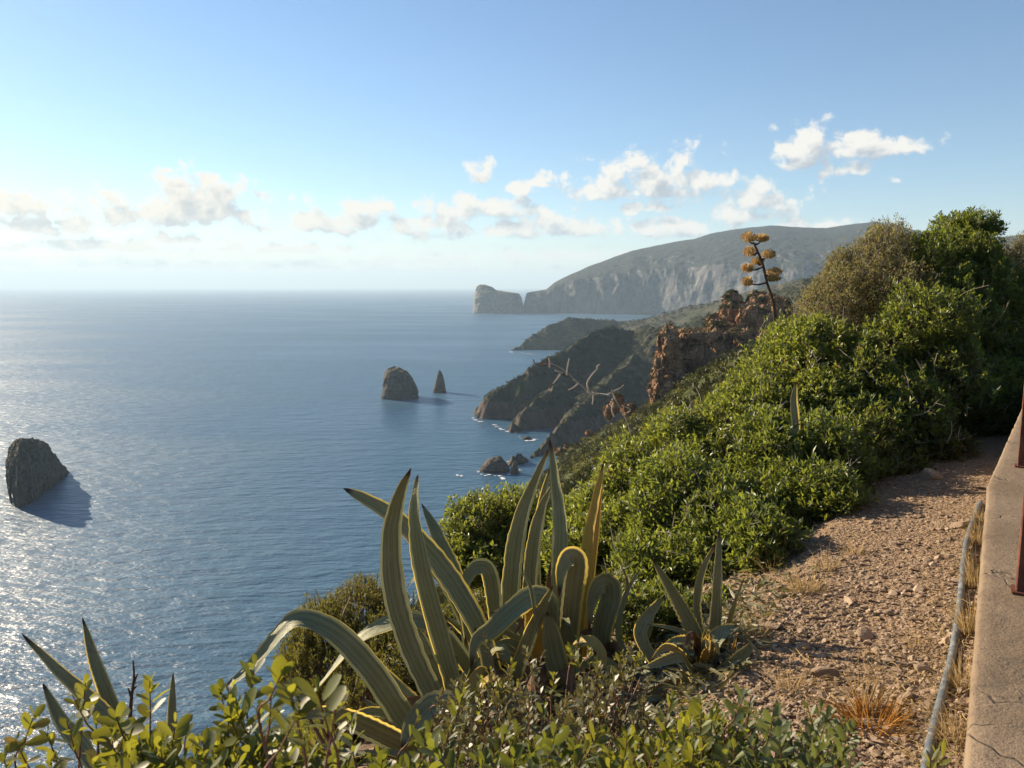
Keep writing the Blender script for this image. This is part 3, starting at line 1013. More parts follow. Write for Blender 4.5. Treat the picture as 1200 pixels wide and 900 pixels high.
def make_post(u, v, label, d, height):
    b = PZ(u, v, WALL_Z + 0.003)
    r = np.array([d[1], -d[0], 0])
    half = 0.026
    c = b + r * half
    t = thing("railing_post", label, "post", (c[0], c[1], WALL_Z + 0.003), "rusty railing posts on the wall")
    G = Geo()
    vv, ff = box(c + np.array([0, 0, height / 2]), r, d, (0, 0, 1), half, half, height / 2)
    G.add(vv, ff)
    G.done("shaft", RUST, t, False)
    G = Geo()
    vv, ff = box(c + np.array([0, 0, height + 0.006]), r, d, (0, 0, 1), half + 0.006, half + 0.006, 0.006)
    G.add(vv, ff)
    G.done("cap", RUST, t, False)
    G = Geo()
    vv, ff = box(c + np.array([0, 0, 0.003]), r, d, (0, 0, 1), half + 0.012, half + 0.012, 0.004)
    G.add(vv, ff)
    G.done("base_plate", RUST, t, False)


make_post(1189.5, 692, "rusty square railing post standing where the wall top is widest in view", d_a, 1.05)
make_post(1192.0, 546, "rusty square railing post beyond the bend of the wall, by the bushes", d_b, 1.05)


def mat_hose():
    m, s, out = new_mat("hose_plastic")
    n = s.noise(objpos(s), 18, 4, 0.6)
    principled(s, out, s.mix(s.smooth(n, 0.4, 0.7), (0.085, 0.10, 0.11), (0.20, 0.21, 0.21)), 0.4, 0.45)
    return m


hose_px = [(1149, 592), (1141, 612), (1133, 640), (1129, 668), (1126, 700), (1122, 735), (1115, 775), (1104, 820), (1095, 855), (1086, 900), (1078, 960)]
hose_pts = catmull([line_hit(u, v, 0.014 + (0.02 if k in (2, 3) else 0)) for k, (u, v) in enumerate(hose_px)], 90)
vv, ff = tube(hose_pts, 0.016, 10)
tag(build("hose", vv, ff, mat_hose()), "grey plastic irrigation hose lying along the foot of the wall", "hose")


# ------------------------------------------------------------------ stones on the path
def mat_stone():
    m, s, out = new_mat("path_stone")
    pos = objpos(s)
    at = s.n('ShaderNodeAttribute', attribute_name="tint")
    n = s.noise(pos, 40, 5, 0.65)
    base = s.mix(at.outputs['Fac'], (0.125, 0.09, 0.060), (0.38, 0.29, 0.20))
    col = s.mix(s.smooth(n, 0.35, 0.7), base, s.mix(0.5, base, (0.28, 0.20, 0.14)))
    principled(s, out, col, 0.9, 0.2, bump(s, n, 0.004, 1.0))
    return m


STONE = mat_stone()


def stone_shape(rnd, level):
    v, f = ico(level)
    v = v * np.array([1.0, rnd.uniform(0.55, 0.9), rnd.uniform(0.25, 0.55)])
    for _ in range(5):
        nrm = rnd.normal(size=3); nrm /= np.linalg.norm(nrm)
        d = v @ nrm; lim = rnd.uniform(0.35, 0.7) * np.abs(d).max()
        v = v - np.maximum(d - lim, 0)[:, None] * nrm[None]
    v = v * (1 + 0.10 * gnoise(v * 2.2 + rnd.uniform(0, 50), 3))[:, None]
    a = rnd.uniform(0, 6.28); c, s_ = math.cos(a), math.sin(a)
    b = rnd.normal(0, 0.25)
    R = np.array([[c, -s_, 0], [s_, c, 0], [0, 0, 1]]) @ np.array([[1, 0, 0], [0, math.cos(b), -math.sin(b)], [0, math.sin(b), math.cos(b)]])
    return v @ R.T, f


def in_path(x, y):
    _, q = hill_raw(x, y)
    return q


def scatter_gravel():
    rnd = np.random.default_rng(21)
    G = Geo()
    protos = [stone_shape(rnd, 1) for _ in range(40)]
    n = 42000
    u = rnd.uniform(690, 1175, n); v = 545 + (930 - 545) * rnd.random(n) ** 0.75
    size = 0.0035 + 0.0045 * rnd.random(n) ** 2 + 0.022 * rnd.random(n) ** 5
    r = np.stack([ray(a, b) for a, b in zip(u, v)])
    k = -1.62 / r[:, 2]
    x, y = r[:, 0] * k, r[:, 1] * k
    x += rnd.normal(0, 0.03, n); y += rnd.normal(0, 0.05, n)
    z = hill(x, y)
    q = in_path(x, y)
    size = size * np.where(rnd.random(n) < 0.15, 1.6, 1.0)
    keep = (q > 0.02) & (q < 2.2) & (y > 1.1) & (rnd.random(n) < np.clip(1.3 - q * 0.25, 0.2, 1))
    clump = gnoise(np.stack([x * 1.5, y * 1.5, x * 0], 1), 77)
    keep &= rnd.random(n) < 0.65 + clump
    for i in np.nonzero(keep)[0]:
        pv, pf = protos[i % 40]
        G.add(pv * size[i] + np.array([x[i], y[i], z[i] + size[i] * 0.12]), pf, np.clip(rnd.normal(0.45, 0.28), 0, 1))
    tag(G.done("gravel", STONE, smooth=False), kind="stuff")


scatter_gravel()

STONES = [  # u, v, size(m), tint, label
    (1012, 747, 0.055, .8, "pale flat stone lying in the middle of the sunlit path"),
    (995, 707, 0.05, .75, "light angular stone on the upper sunlit part of the path"),
    (962, 690, 0.045, .6, "tan stone beside the upper tuft of dry grass"),
    (903, 738, 0.060, .35, "brown rounded stone at the seaward edge of the path"),
    (1126, 617, 0.085, .4, "long brown slab of stone against the hose near the wall bend"),
    (1090, 560, 0.11, .45, "flat grey rock in the bush shade at the path's far end"),
    (1080, 786, 0.05, .7, "pinkish stone between the dried tuft and the hose"),
    (970, 795, 0.065, .25, "dark flat stone just above the large dried tuft"),
    (1078, 694, 0.04, .9, "bright chip of stone near the hose on the path"),
    (925, 645, 0.05, .8, "yellowish stone lying at the foot of the shrubs"),
    (1047, 640, 0.04, .7, "small light stone at the border between bush shade and sun"),
    (940, 760, 0.045, .55, "squarish tan stone left of the pale flat stone"),
    (1040, 720, 0.04, .5, "small brownish stone above the pale flat stone"),
    (1063, 820, 0.05, .45, "stone half covered by the dried tuft's blades beside the hose"),
]
rs = np.random.default_rng(4)
for (u, v, sz, ti, lab) in STONES:
    c = line_hit(u, v)
    sv, sf = stone_shape(rs, 3)
    o = build("stone", sv * sz + c + np.array([0, 0, sz * 0.15]), [sf], STONE, smooth=False, tint=np.full(len(sv), ti))
    tag(o, lab, "stone", "loose stones on the path")


# ------------------------------------------------------------------ dry grass
def mat_straw(name, c1, c2):
    m, s, out = new_mat(name)
    at = s.n('ShaderNodeAttribute', attribute_name="tint")
    col = s.mix(at.outputs['Fac'], c1, c2)
    d = s.n('ShaderNodeBsdfDiffuse'); s.link(col, d.inputs[0])
    t = s.n('ShaderNodeBsdfTranslucent'); s.link(col, t.inputs[0])
    mxs = s.n('ShaderNodeMixShader'); mxs.inputs[0].default_value = 0.35
    s.link(d.outputs[0], mxs.inputs[1]); s.link(t.outputs[0], mxs.inputs[2])
    s.link(mxs.outputs[0], out.inputs['Surface'])
    return m


STRAW = mat_straw("dry_straw", (0.28, 0.19, 0.08), (0.50, 0.38, 0.19))
RUSTY_STRAW = mat_straw("rusty_dry_leaf", (0.22, 0.10, 0.025), (0.46, 0.24, 0.06))


def blades(G, rnd, base, n, length, spread, width, curl=0.6, lean=(0, 0), radius=0.03):
    for _ in range(n):
        a = rnd.uniform(0, 6.283); t = abs(rnd.normal(0, spread))
        d = np.array([math.cos(a) * math.sin(t) + lean[0], math.sin(a) * math.sin(t) + lean[1], math.cos(t)])
        d /= np.linalg.norm(d)
        L = length * rnd.uniform(0.45, 1.15)
        p0 = base + np.array([math.cos(a) * radius * rnd.random(), math.sin(a) * radius * rnd.random(), -0.01])
        side = np.cross(d, rnd.normal(size=3)); side /= np.linalg.norm(side)
        w0 = width * rnd.uniform(0.6, 1.3)
        droop = np.array([math.cos(a), math.sin(a), -0.8]) * curl * rnd.random()
        k = 5
        tt = np.linspace(0, 1, k)
        c = p0 + d[None] * (L * tt)[:, None] + droop[None] * (L * 0.5 * tt ** 2)[:, None]
        ww = w0 * (1 - tt) ** 0.7 + 0.0002
        v = np.concatenate([c - side * ww[:, None], c + side * ww[:, None]])
        f = np.array([(i, i + 1, k + i + 1, k + i) for i in range(k - 1)])
        G.add(v, f, rnd.random())


def tuft(u, v, label, n, length, spread, mat=None, width=0.0016, curl=0.6, group="tufts of dry grass by the path", radius=0.04, extra=None):
    rnd = np.random.default_rng(int(u * 7 + v))
    b = line_hit(u, v)
    G = Geo()
    blades(G, rnd, b, n, length, spread, width, curl, radius=radius)
    if extra:
        blades(G, rnd, b, *extra)
    o = G.done("dry_grass_tuft", mat or STRAW, smooth=True)
    tag(o, label, "dry grass", group)


tuft(1022, 852, "largest tuft, rusty orange dried leaves with pale stalks at the path's lower end", 260, 0.13, 0.95, RUSTY_STRAW, 0.003, 0.9, radius=0.10)
tuft(1008, 836, "fan of long pale dead stalks standing behind the rusty orange tuft", 26, 0.24, 0.42, STRAW, 0.0018, 0.25, radius=0.05)
tuft(944, 692, "pale straw tuft on the path's sunlit upper edge below the shrubs", 150, 0.16, 0.6, radius=0.08)
tuft(905, 668, "sparse thin grass at the shaded foot of the shrubs", 60, 0.20, 0.5, radius=0.08)
tuft(1148, 640, "uppermost straw tuft between hose and wall, touched by bush shade", 110, 0.20, 0.35, radius=0.05)
tuft(1144, 690, "yellow straw tuft squeezed against the wall beside the middle of the hose", 150, 0.24, 0.35, radius=0.05)
tuft(1139, 745, "dense straw tuft against the wall below the yellow one", 150, 0.20, 0.4, radius=0.05)
tuft(1132, 805, "low scruffy straw tuft between the lower hose and the wall", 130, 0.15, 0.6, radius=0.06)
tuft(1124, 868, "lowest straw tuft by the hose, next to the green sprig", 130, 0.13, 0.7, radius=0.06)
tuft(925, 810, "small pale tuft of broken stems on the dark stones by the small agave", 50, 0.12, 0.6, radius=0.06)
tuft(1075, 760, "few short straw blades in the gravel beside the hose", 40, 0.10, 0.7, radius=0.06)


def straw_litter():
    rnd = np.random.default_rng(91)
    n = 3800
    u = rnd.uniform(850, 1170, n); v = 560 + 370 * rnd.random(n) ** 0.8
    r = np.stack([ray(a, b) for a, b in zip(u, v)])
    k = -1.6 / r[:, 2]
    x, y = r[:, 0] * k + rnd.normal(0, 0.05, n), r[:, 1] * k + rnd.normal(0, 0.1, n)
    z = hill(x, y)
    q = in_path(x, y)
    dens = gnoise(np.stack([x * 1.8, y * 1.8, x * 0], 1), 12)
    keep = (q > 0.02) & (q < 1.6) & (y > 1.1) & (rnd.random(n) < np.where(q < 0.22, 1.0, 0.35 + 1.2 * dens))
    G = Geo()
    for i in np.nonzero(keep)[0]:
        a = rnd.uniform(0, 6.283); L = rnd.uniform(0.02, 0.10)
        d = np.array([math.cos(a), math.sin(a), rnd.normal(0.03, 0.12)]); sd = np.array([-math.sin(a), math.cos(a), rnd.normal(0, 0.4)])
        c = np.array([x[i], y[i], z[i] + 0.008 + 0.01 * rnd.random()]); w_ = rnd.uniform(0.0007, 0.0018)
        mid = c + d * L * 0.5 + np.array([0, 0, 0.1 * L * rnd.random()]) + sd * L * 0.12 * rnd.normal()
        e = c + d * L
        G.add(np.array([c - sd * w_, c + sd * w_, mid + sd * w_, mid - sd * w_, e + sd * w_ * .4, e - sd * w_ * .4]), np.array([(0, 1, 2, 3), (3, 2, 4, 5)]), rnd.random())
    tag(G.done("straw_litter", STRAW, smooth=False), kind="stuff")


straw_litter()
tuft(968, 668, "wispy straw tuft under the shrubs beside the path's sunlit bend", 70, 0.15, 0.6, radius=0.07)
tuft(888, 745, "thin pale stems rising from the stones right of the small agave's tallest leaf", 40, 0.17, 0.45, radius=0.06)
tuft(1000, 650, "short straw tuft at the shade line on the path", 60, 0.11, 0.7, radius=0.06)
tuft(1148, 612, "sparse straw at the wall's bend beside the hose end", 50, 0.15, 0.45, radius=0.04)


# ------------------------------------------------------------------ agaves
def mat_agave(name, dead=False):
    m, s, out = new_mat(name)
    uvn = s.n('ShaderNodeUVMap'); uvn.uv_map = "UVMap"
    sp = s.n('ShaderNodeSeparateXYZ'); s.link(uvn.outputs[0], sp.inputs[0])
    x, y = sp.outputs[0], sp.outputs[1]
    pos = objpos(s)
    at = s.n('ShaderNodeAttribute', attribute_name="tint")
    e = s.math('ABSOLUTE', s.math('SUBTRACT', x, 0.5))
    streak = s.noise(s.mapping(uvn.outputs[0], scale=(26, 0.9, 1)), 1.0, 4, 0.6)
    n1 = s.noise(pos, 9, 5, 0.6); n2 = s.noise(pos, 60, 4, 0.6)
    if not dead:
        body = s.mix(s.smooth(streak, 0.35, 0.65), (0.165, 0.175, 0.080), (0.27, 0.275, 0.15))
        body = s.mix(s.smooth(n1, 0.45, 0.75, 0, 0.5), body, (0.30, 0.31, 0.21))
        edge = s.mix(s.smooth(streak, 0.3, 0.7), (0.55, 0.38, 0.04), (0.70, 0.56, 0.16))
        margin = s.smooth(s.math('ADD', e, s.math('MULTIPLY', s.math('SUBTRACT', streak, 0.5), 0.16)), 0.40, 0.44)
        col = s.mix(margin, body, edge)
        # an older leaf goes yellow, from its tint
        col = s.mix(s.math('MULTIPLY', s.smooth(at.outputs['Fac'], 0.42, 0.95), 0.88), col, s.mix(n1, (0.62, 0.36, 0.04), (0.42, 0.30, 0.07)))
        spots = s.smooth(s.math('ADD', s.math('MULTIPLY', n1, 0.75), s.math('MULTIPLY', n2, 0.25)), 0.60, 0.68, 0, 0.85)
        col = s.mix(s.math('MULTIPLY', spots, s.smooth(at.outputs['Fac'], 0.05, 0.7, 0.35, 1.0)), col, (0.10, 0.055, 0.025))
        tip = s.smooth(s.math('ADD', y, s.math('MULTIPLY', s.math('SUBTRACT', n1, 0.5), 0.08)), 0.90, 0.97)
        col = s.mix(tip, col, (0.07, 0.04, 0.025))
    else:
        col = s.mix(s.smooth(streak, 0.3, 0.7), (0.13, 0.08, 0.045), (0.30, 0.20, 0.11))
        col = s.mix(s.smooth(n1, 0.5, 0.7), col, (0.07, 0.045, 0.03))
    h = s.math('ADD', s.math('MULTIPLY', streak, 1.0), s.math('MULTIPLY', n2, 0.35))
    nb = bump(s, h, 0.004 if not dead else 0.008, 1.0)
    b = s.n('ShaderNodeBsdfPrincipled')
    s.link(col, b.inputs['Base Color']); b.inputs['Roughness'].default_value = 0.5; b.inputs['Specular IOR Level'].default_value = 0.25
    s.link(nb, b.inputs['Normal'])
    t = s.n('ShaderNodeBsdfTranslucent'); s.link(col, t.inputs[0])
    mxs = s.n('ShaderNodeMixShader')
    if dead:
        mxs.inputs[0].default_value = 0.15
    else:
        s.link(s.math('ADD', s.math('MULTIPLY', margin, 0.34), 0.18), mxs.inputs[0])
    s.link(b.outputs[0], mxs.inputs[1]); s.link(t.outputs[0], mxs.inputs[2])
    s.link(mxs.outputs[0], out.inputs['Surface'])
    return m


AGAVE = mat_agave("agave_leaf")
AGAVE_DEAD = mat_agave("agave_dead_leaf", True)
TO_CAM = np.array([0, -1.0, 0.0])


def agave_leaf(parent, pts, wpx, facing=(0.0, -1.0, 0.5), facing2=None, tint=0.2, dead=False, peak=0.35, base_w=0.75, channel=0.28, n=44, tip_pow=0.75, label=None, serr=0.035, twist=None):
    """pts: (u, v, depth) from the base to the tip; wpx the greatest width in pixels"""
    w3 = catmull([P(u, v, d) for (u, v, d) in pts], n)
    dm = np.mean([p[2] for p in pts])
    t = np.linspace(0, 1, n)
    hw = wpx * 0.47 * dm / FPX
    prof = np.where(t < peak, base_w + (1 - base_w) * np.sin(np.clip(t / peak, 0, 1) * math.pi / 2), np.clip(1 - ((t - peak) / (1 - peak)) ** 1.7, 0, 1) ** tip_pow)
    W = hw * np.maximum(prof, 0.012)
    W = W * (1 + serr * np.sin(t * 140 + pts[0][0]) * (t > 0.1))
    T = np.gradient(w3, axis=0); T /= np.linalg.norm(T, axis=1)[:, None]
    f0 = np.array(facing, float); f1 = np.array(facing2 if facing2 is not None else facing, float)
    F = f0[None] * (1 - t)[:, None] + f1[None] * t[:, None]
    S = np.cross(T, F); S /= np.linalg.norm(S, axis=1)[:, None] + 1e-9
    for k in range(1, n):
        if S[k] @ S[k - 1] < 0:
            S[k] = -S[k]
    for _ in range(4):
        S[1:-1] = (S[:-2] + S[1:-1] * 2 + S[2:]) / 4
    S /= np.linalg.norm(S, axis=1)[:, None] + 1e-9
    if twist is None:
        twist = np.random.default_rng(int(pts[0][0] * 5 + pts[-1][1] * 7)).uniform(-0.6, 0.6)
    an = (twist * t ** 1.3 + 0.12 * np.sin(t * 7 + pts[0][1]))[:, None]
    S = S * np.cos(an) + np.cross(T, S) * np.sin(an)
    N = np.cross(S, T)
    xs = np.array([-1, -0.87, -0.74, -0.40, 0, 0.40, 0.74, 0.87, 1.0])
    xb = np.array([-0.45, -0.15, 0.15, 0.45])          # fleshy underside; the margins stay thin blades
    rng = np.random.default_rng(int(pts[-1][0] * 3 + pts[-1][1]))
    ph = rng.uniform(0, 6.28)
    wav = 0.07 * np.sin(t * 9 + ph)
    rx = np.concatenate([xs, xb])
    k = len(rx)
    z0 = np.concatenate([(xs ** 2 - 0.35) * channel, (xb ** 2 - 0.35) * channel - 0.20 * (1 - xb ** 2)])
    rz = z0[None] + wav[:, None] * rx[None] + 0.05 * np.sin(t * 31 + ph)[:, None] * np.where(np.abs(rx) > 0.8, np.sign(rx), 0)[None]
    v = w3[:, None, :] + S[:, None, :] * (W[:, None] * rx[None])[..., None] + N[:, None, :] * (W[:, None] * rz)[..., None]
    v = v.reshape(-1, 3)
    v += (0.10 * hw * np.stack([fbm(v * 14, 2, 5), fbm(v * 14, 2, 6), fbm(v * 14, 2, 7)], 1))
    uv = np.stack([np.tile(0.5 + rx * rng.uniform(0.40, 0.49) + rng.uniform(-0.07, 0.07), n), np.repeat(t, k)], 1)
    i = np.arange(n - 1)[:, None] * k
    pairs = [(c, c + 1) for c in range(8)] + [(9, 2), (10, 9), (11, 10), (12, 11), (6, 12)]
    f = np.concatenate([np.stack([i[:, 0] + a_, i[:, 0] + b_, i[:, 0] + k + b_, i[:, 0] + k + a_], -1) for a_, b_ in pairs])
    o = build("leaf", v, [f], AGAVE_DEAD if dead else AGAVE, parent, True, uv=uv, tint=np.full(len(v), tint))
    if label:
        o["label"] = label
    return o


def lin(px, d0, d1):
    """spread depths evenly along a pixel polyline"""
    n = len(px)
    return [(p[0], p[1], d0 + (d1 - d0) * k / (n - 1)) if len(p) == 2 else p for k, p in enumerate(px)]


UPF = (-0.25, -0.32, 1.0)
SIDE = (0.5, -1.0, 0.4)


def agave_stem(parent, u, v, d, r, h):
    c = P(u, v, d)
    vv, ff = tube(np.array([c + np.array([0, 0, -h]), c + np.array([0, 0, -h * .4]), c, c + np.array([0, 0, h * 0.5])]), [r * 0.8, r, r * 1.05, r * 0.5], 14)
    build("stem", vv, ff, AGAVE_DEAD, parent, True, uv=np.zeros((len(vv), 2)) + 0.3, tint=np.full(len(vv), 0.2))


# -- the large agave whose upright leaves stand against the sea
b1 = P(525, 872, 3.55)
ag1 = thing("agave", "big agave with two tall upright leaves standing against the sea", "agave", b1, "agaves with yellow-edged leaves")
agave_stem(ag1, 525, 868, 3.6, 0.07, 0.28)
A1 = lambda *a, **k: agave_leaf(ag1, *a, **k)
A1(lin([(528, 880), (512, 828), (480, 757), (461, 690), (458, 625), (468, 578), (482, 548)], 3.45, 3.25), 30, (0.5, -1, 0.25), tint=0.15, peak=0.5, base_w=0.9, twist=0.25)
A1(lin([(545, 860), (531, 800), (513, 735), (495, 665), (487, 610), (488, 575), (490, 556)], 3.55, 3.45), 27, (-0.4, -1, 0.3), tint=0.15, peak=0.42, base_w=0.9)
A1(lin([(590, 830), (565, 745), (537, 692), (503, 645), (462, 605), (425, 583), (402, 572)], 3.7, 4.0), 27, (-0.35, -0.7, 0.9), tint=0.25, peak=0.4)
A1(lin([(556, 780), (540, 690), (517, 637), (503, 608), (494, 590)], 3.9, 4.2), 18, (0.2, -1, 0.2), tint=0.1)
A1(lin([(532, 915), (502, 882), (470, 838), (438, 790), (402, 750), (373, 731), (348, 726), (330, 740), (308, 765), (282, 792), (252, 813)], 3.4, 3.2), 33, (-0.15, -0.4, 1.0), (-0.5, -0.45, 0.8), tint=0.3, peak=0.45, base_w=0.9)
A1(lin([(560, 800), (525, 750), (490, 728), (462, 730), (428, 745), (402, 770), (378, 800), (350, 830)], 3.8, 3.5), 30, UPF, (-0.3, -0.5, 1.0), tint=0.2, peak=0.4)
A1(lin([(505, 900), (480, 878), (452, 862), (415, 845), (382, 835), (342, 842)], 3.3, 2.9), 29, (0.1, -1.0, 0.5), tint=0.35, peak=0.35, base_w=0.9)
A1(lin([(515, 870), (497, 840), (470, 812), (445, 785), (425, 762)], 3.65, 3.9), 24, (0.5, -1, 0.5), tint=0.3)
A1(lin([(548, 872), (527, 825), (505, 780), (492, 748), (485, 732)], 3.6, 3.7), 24, (0.7, -1, 0.2), tint=0.4)
A1(lin([(555, 885), (545, 850), (532, 829), (512, 826), (494, 838), (480, 857), (470, 880)], 3.2, 2.95), 36, (-0.2, -0.4, 1.0), (-0.4, -1, 0.3), tint=0.4, peak=0.45, base_w=0.9)
A1(lin([(540, 915), (500, 897), (455, 884), (415, 886), (375, 902)], 3.2, 2.8), 28, (-0.2, -0.35, 1.0), tint=0.3, base_w=0.9)
A1(lin([(585, 920), (560, 885), (538, 876), (518, 886), (505, 908)], 3.1, 2.9), 26, UPF, tint=0.35, peak=0.45)
A1(lin([(555, 855), (545, 830), (550, 790), (545, 745)], 3.7, 3.9), 26, (0.2, -1, 0.3), tint=0.5)
A1(lin([(548, 862), (500, 860), (462, 846), (420, 815)], 3.75, 3.9), 18, (0.2, -1, 0.6), tint=0.4)
A1(lin([(552, 800), (548, 740), (535, 705), (510, 668), (495, 668), (476, 690)], 4.0, 4.1), 18, UPF, tint=0.3)
for px, dep in (([(530, 880), (470, 900), (440, 925)], 3.3), ([(520, 880), (560, 900), (590, 925)], 3.3), ([(528, 870), (480, 830), (455, 850), (440, 890)], 3.7)):
    A1(lin(px, dep, dep - 0.2), 24, (0, -0.8, 0.6), tint=0.5, dead=True, label="withered brown leaf")

A1(lin([(560, 870), (575, 820), (570, 770), (556, 735)], 3.5, 3.6), 20, (-0.4, -1, 0.4), tint=0.45)
A1(lin([(545, 880), (570, 850), (600, 840), (625, 856)], 3.2, 3.0), 20, UPF, tint=0.55)
A1(lin([(520, 880), (480, 850), (440, 835), (405, 850), (385, 880)], 3.5, 3.2), 20, UPF, tint=0.5)
A1(lin([(540, 850), (560, 790), (585, 760), (600, 775)], 3.7, 3.55), 18, UPF, tint=0.4)
A1(lin([(530, 870), (455, 868), (400, 890), (370, 925)], 3.3, 3.0), 15, UPF, dead=True, label="withered brown leaf")
A1(lin([(535, 875), (575, 835), (590, 850), (592, 880)], 3.3, 3.15), 14, UPF, dead=True, label="withered brown leaf")

# -- the agave behind it with the tallest pointed leaf and folded yellowing leaves
b2 = P(640, 800, 4.1)
ag2 = thing("agave", "agave with the tallest pointed leaf among folded and yellowing ones", "agave", b2, "agaves with yellow-edged leaves")
agave_stem(ag2, 638, 800, 4.2, 0.09, 0.35)
A2 = lambda *a, **k: agave_leaf(ag2, *a, **k)
A2(lin([(603, 780), (597, 725), (600, 660), (610, 605), (627, 560), (646, 520)], 4.1, 4.3), 27, (0.45, -1, 0.2), tint=0.25, peak=0.4)
A2(lin([(622, 780), (619, 705), (624, 640), (634, 595), (648, 566)], 4.15, 4.35), 25, (0.55, -1, 0.2), tint=0.15, peak=0.45)
A2(lin([(632, 740), (627, 640), (634, 590), (645, 546)], 4.4, 4.5), 13, (0.4, -1, 0.2), tint=0.5)
A2(lin([(654, 760), (655, 700), (656, 655), (657, 612), (651, 560), (644, 512)], 4.0, 4.0), 22, (-0.25, -1, 0.2), tint=0.3, peak=0.6, base_w=0.6)
A2(lin([(675, 780), (678, 725), (688, 662), (690, 628), (700, 578), (708, 540)], 4.1, 4.15), 19, (-0.3, -1, 0.1), tint=0.95, label="yellow and brown dying leaf")
A2(lin([(684, 770), (690, 700), (697, 640), (702, 590), (706, 556)], 4.15, 4.2), 10, (0.5, -1, 0.1), tint=0.85, label="yellow and brown dying leaf")
A2(lin([(666, 785), (668, 730), (672, 690), (676, 660), (668, 652), (658, 668), (655, 700)], 3.95, 3.8), 29, (-0.1, -1, 0.3), (0.0, -1, 0.4), tint=0.55, peak=0.4, label="folded yellowing leaf")
A2(lin([(588, 780), (581, 730), (576, 685), (569, 666), (555, 667), (546, 684), (549, 708)], 4.05, 3.95), 22, (0.3, -1, 0.5), tint=0.3, peak=0.4)
A2(lin([(650, 790), (645, 745), (640, 708), (627, 699), (603, 714), (577, 738), (557, 752), (552, 785)], 3.8, 3.45), 31, (-0.2, -0.35, 1), (-0.5, -1, 0.5), tint=0.3, peak=0.4, base_w=0.85)
A2(lin([(640, 790), (628, 750), (622, 715), (612, 700)], 3.75, 3.65), 26, (0.2, -1, 0.4), tint=0.85, label="yellow leaf underside below the fold")
A2(lin([(712, 790), (705, 745), (716, 702), (713, 684), (700, 688), (692, 710), (690, 740)], 4.0, 3.9), 27, (-0.3, -1, 0.4), (0.2, -1, 0.5), tint=0.5, peak=0.4, base_w=0.85)
A2(lin([(598, 800), (607, 780), (624, 735), (638, 705), (648, 686)], 3.65, 3.6), 21, (0.5, -1, 0.4), tint=0.5)
A2(lin([(660, 800), (652, 775), (646, 742), (641, 717)], 3.7, 3.6), 29, (0.1, -1, 0.4), tint=0.2)
A2(lin([(628, 730), (622, 690), (611, 668)], 3.6, 3.55), 5, (0.5, -1, 0.4), tint=0.3)
A2(lin([(645, 760), (643, 700), (650, 635)], 4.3, 4.4), 15, (0.4, -1, 0.1), dead=True, label="withered brown leaf")
A2(lin([(560, 800), (556, 765), (545, 740), (520, 722)], 4.2, 4.0), 24, UPF, tint=0.2)
for px, dep in (([(640, 770), (632, 795), (637, 830)], 3.75), ([(655, 780), (668, 800), (665, 835)], 3.7), ([(690, 780), (702, 800), (708, 830)], 3.85), ([(620, 780), (606, 810), (600, 840)], 3.7), ([(700, 770), (722, 760), (735, 800)], 4.0)):
    A2(lin(px, dep, dep - 0.15), 17, (0.2, -1, 0.2), dead=True, label="withered brown leaf")

A2(lin([(620, 790), (585, 770), (560, 778), (548, 800)], 3.8, 3.6), 18, UPF, tint=0.4)
A2(lin([(670, 790), (700, 775), (725, 790), (740, 815)], 3.9, 3.7), 17, UPF, tint=0.6)
A2(lin([(655, 790), (672, 760), (690, 752), (705, 765), (708, 790)], 3.8, 3.6), 18, UPF, tint=0.75)
A2(lin([(650, 790), (655, 740), (668, 700), (662, 655)], 4.25, 4.35), 13, (0.4, -1, 0.1), dead=True, label="withered brown leaf")
A2(lin([(690, 780), (720, 730), (735, 690), (728, 660)], 4.2, 4.3), 9, (0.4, -1, 0.1), dead=True, label="withered brown leaf")
A2(lin([(605, 785), (613, 740), (606, 700), (596, 660)], 4.25, 4.35), 14, (0.4, -1, 0.1), tint=0.5)
A2(lin([(690, 790), (735, 770), (760, 740), (765, 700)], 4.0, 4.1), 10, (0.2, -1, 0.3), tint=0.6)

# -- the small spiny agave at the edge of the path
b3 = P(825, 800, 3.55)
ag3 = thing("agave", "smaller agave with narrow toothed leaves at the path's edge", "agave", b3, "agaves with yellow-edged leaves")
agave_stem(ag3, 825, 800, 3.6, 0.05, 0.25)
A3 = lambda *a, **k: agave_leaf(ag3, *a, serr=0.09, **k)
A3(lin([(830, 790), (836, 745), (840, 685), (843, 617)], 3.6, 3.65), 17, (0.3, -1, 0.2), tint=0.2, peak=0.45)
A3(lin([(826, 790), (821, 750), (816, 710), (822, 670), (840, 634)], 3.65, 3.8), 16, (0.5, -1, 0.3), tint=0.2, peak=0.4)
A3(lin([(828, 790), (815, 745), (793, 702), (763, 652)], 3.6, 3.6), 20, (-0.4, -1, 0.4), tint=0.5, peak=0.45)
A3(lin([(838, 800), (845, 765), (858, 715), (872, 676)], 3.6, 3.65), 18, (0.8, -1, 0.2), tint=0.35, peak=0.4)
A3(lin([(820, 815), (829, 765), (845, 742), (867, 732)], 3.45, 3.5), 24, (-0.6, -0.6, 0.8), tint=0.2, peak=0.4)
A3(lin([(818, 825), (842, 797), (863, 777), (885, 750)], 3.4, 3.35), 25, (-0.5, -0.5, 0.9), tint=0.2, peak=0.4)
A3(lin([(828, 775), (815, 755), (793, 751), (770, 764)], 3.55, 3.4), 17, UPF, tint=0.3)
A3(lin([(828, 800), (812, 786), (798, 771), (775, 776), (750, 785)], 3.45, 3.25), 19, UPF, tint=0.25)
A3(lin([(822, 815), (806, 806), (800, 788), (779, 783)], 3.4, 3.25), 15, UPF, tint=0.2)
A3(lin([(765, 775), (750, 742), (762, 718), (780, 697)], 3.6, 3.7), 17, (0.2, -1, 0.4), tint=0.2)
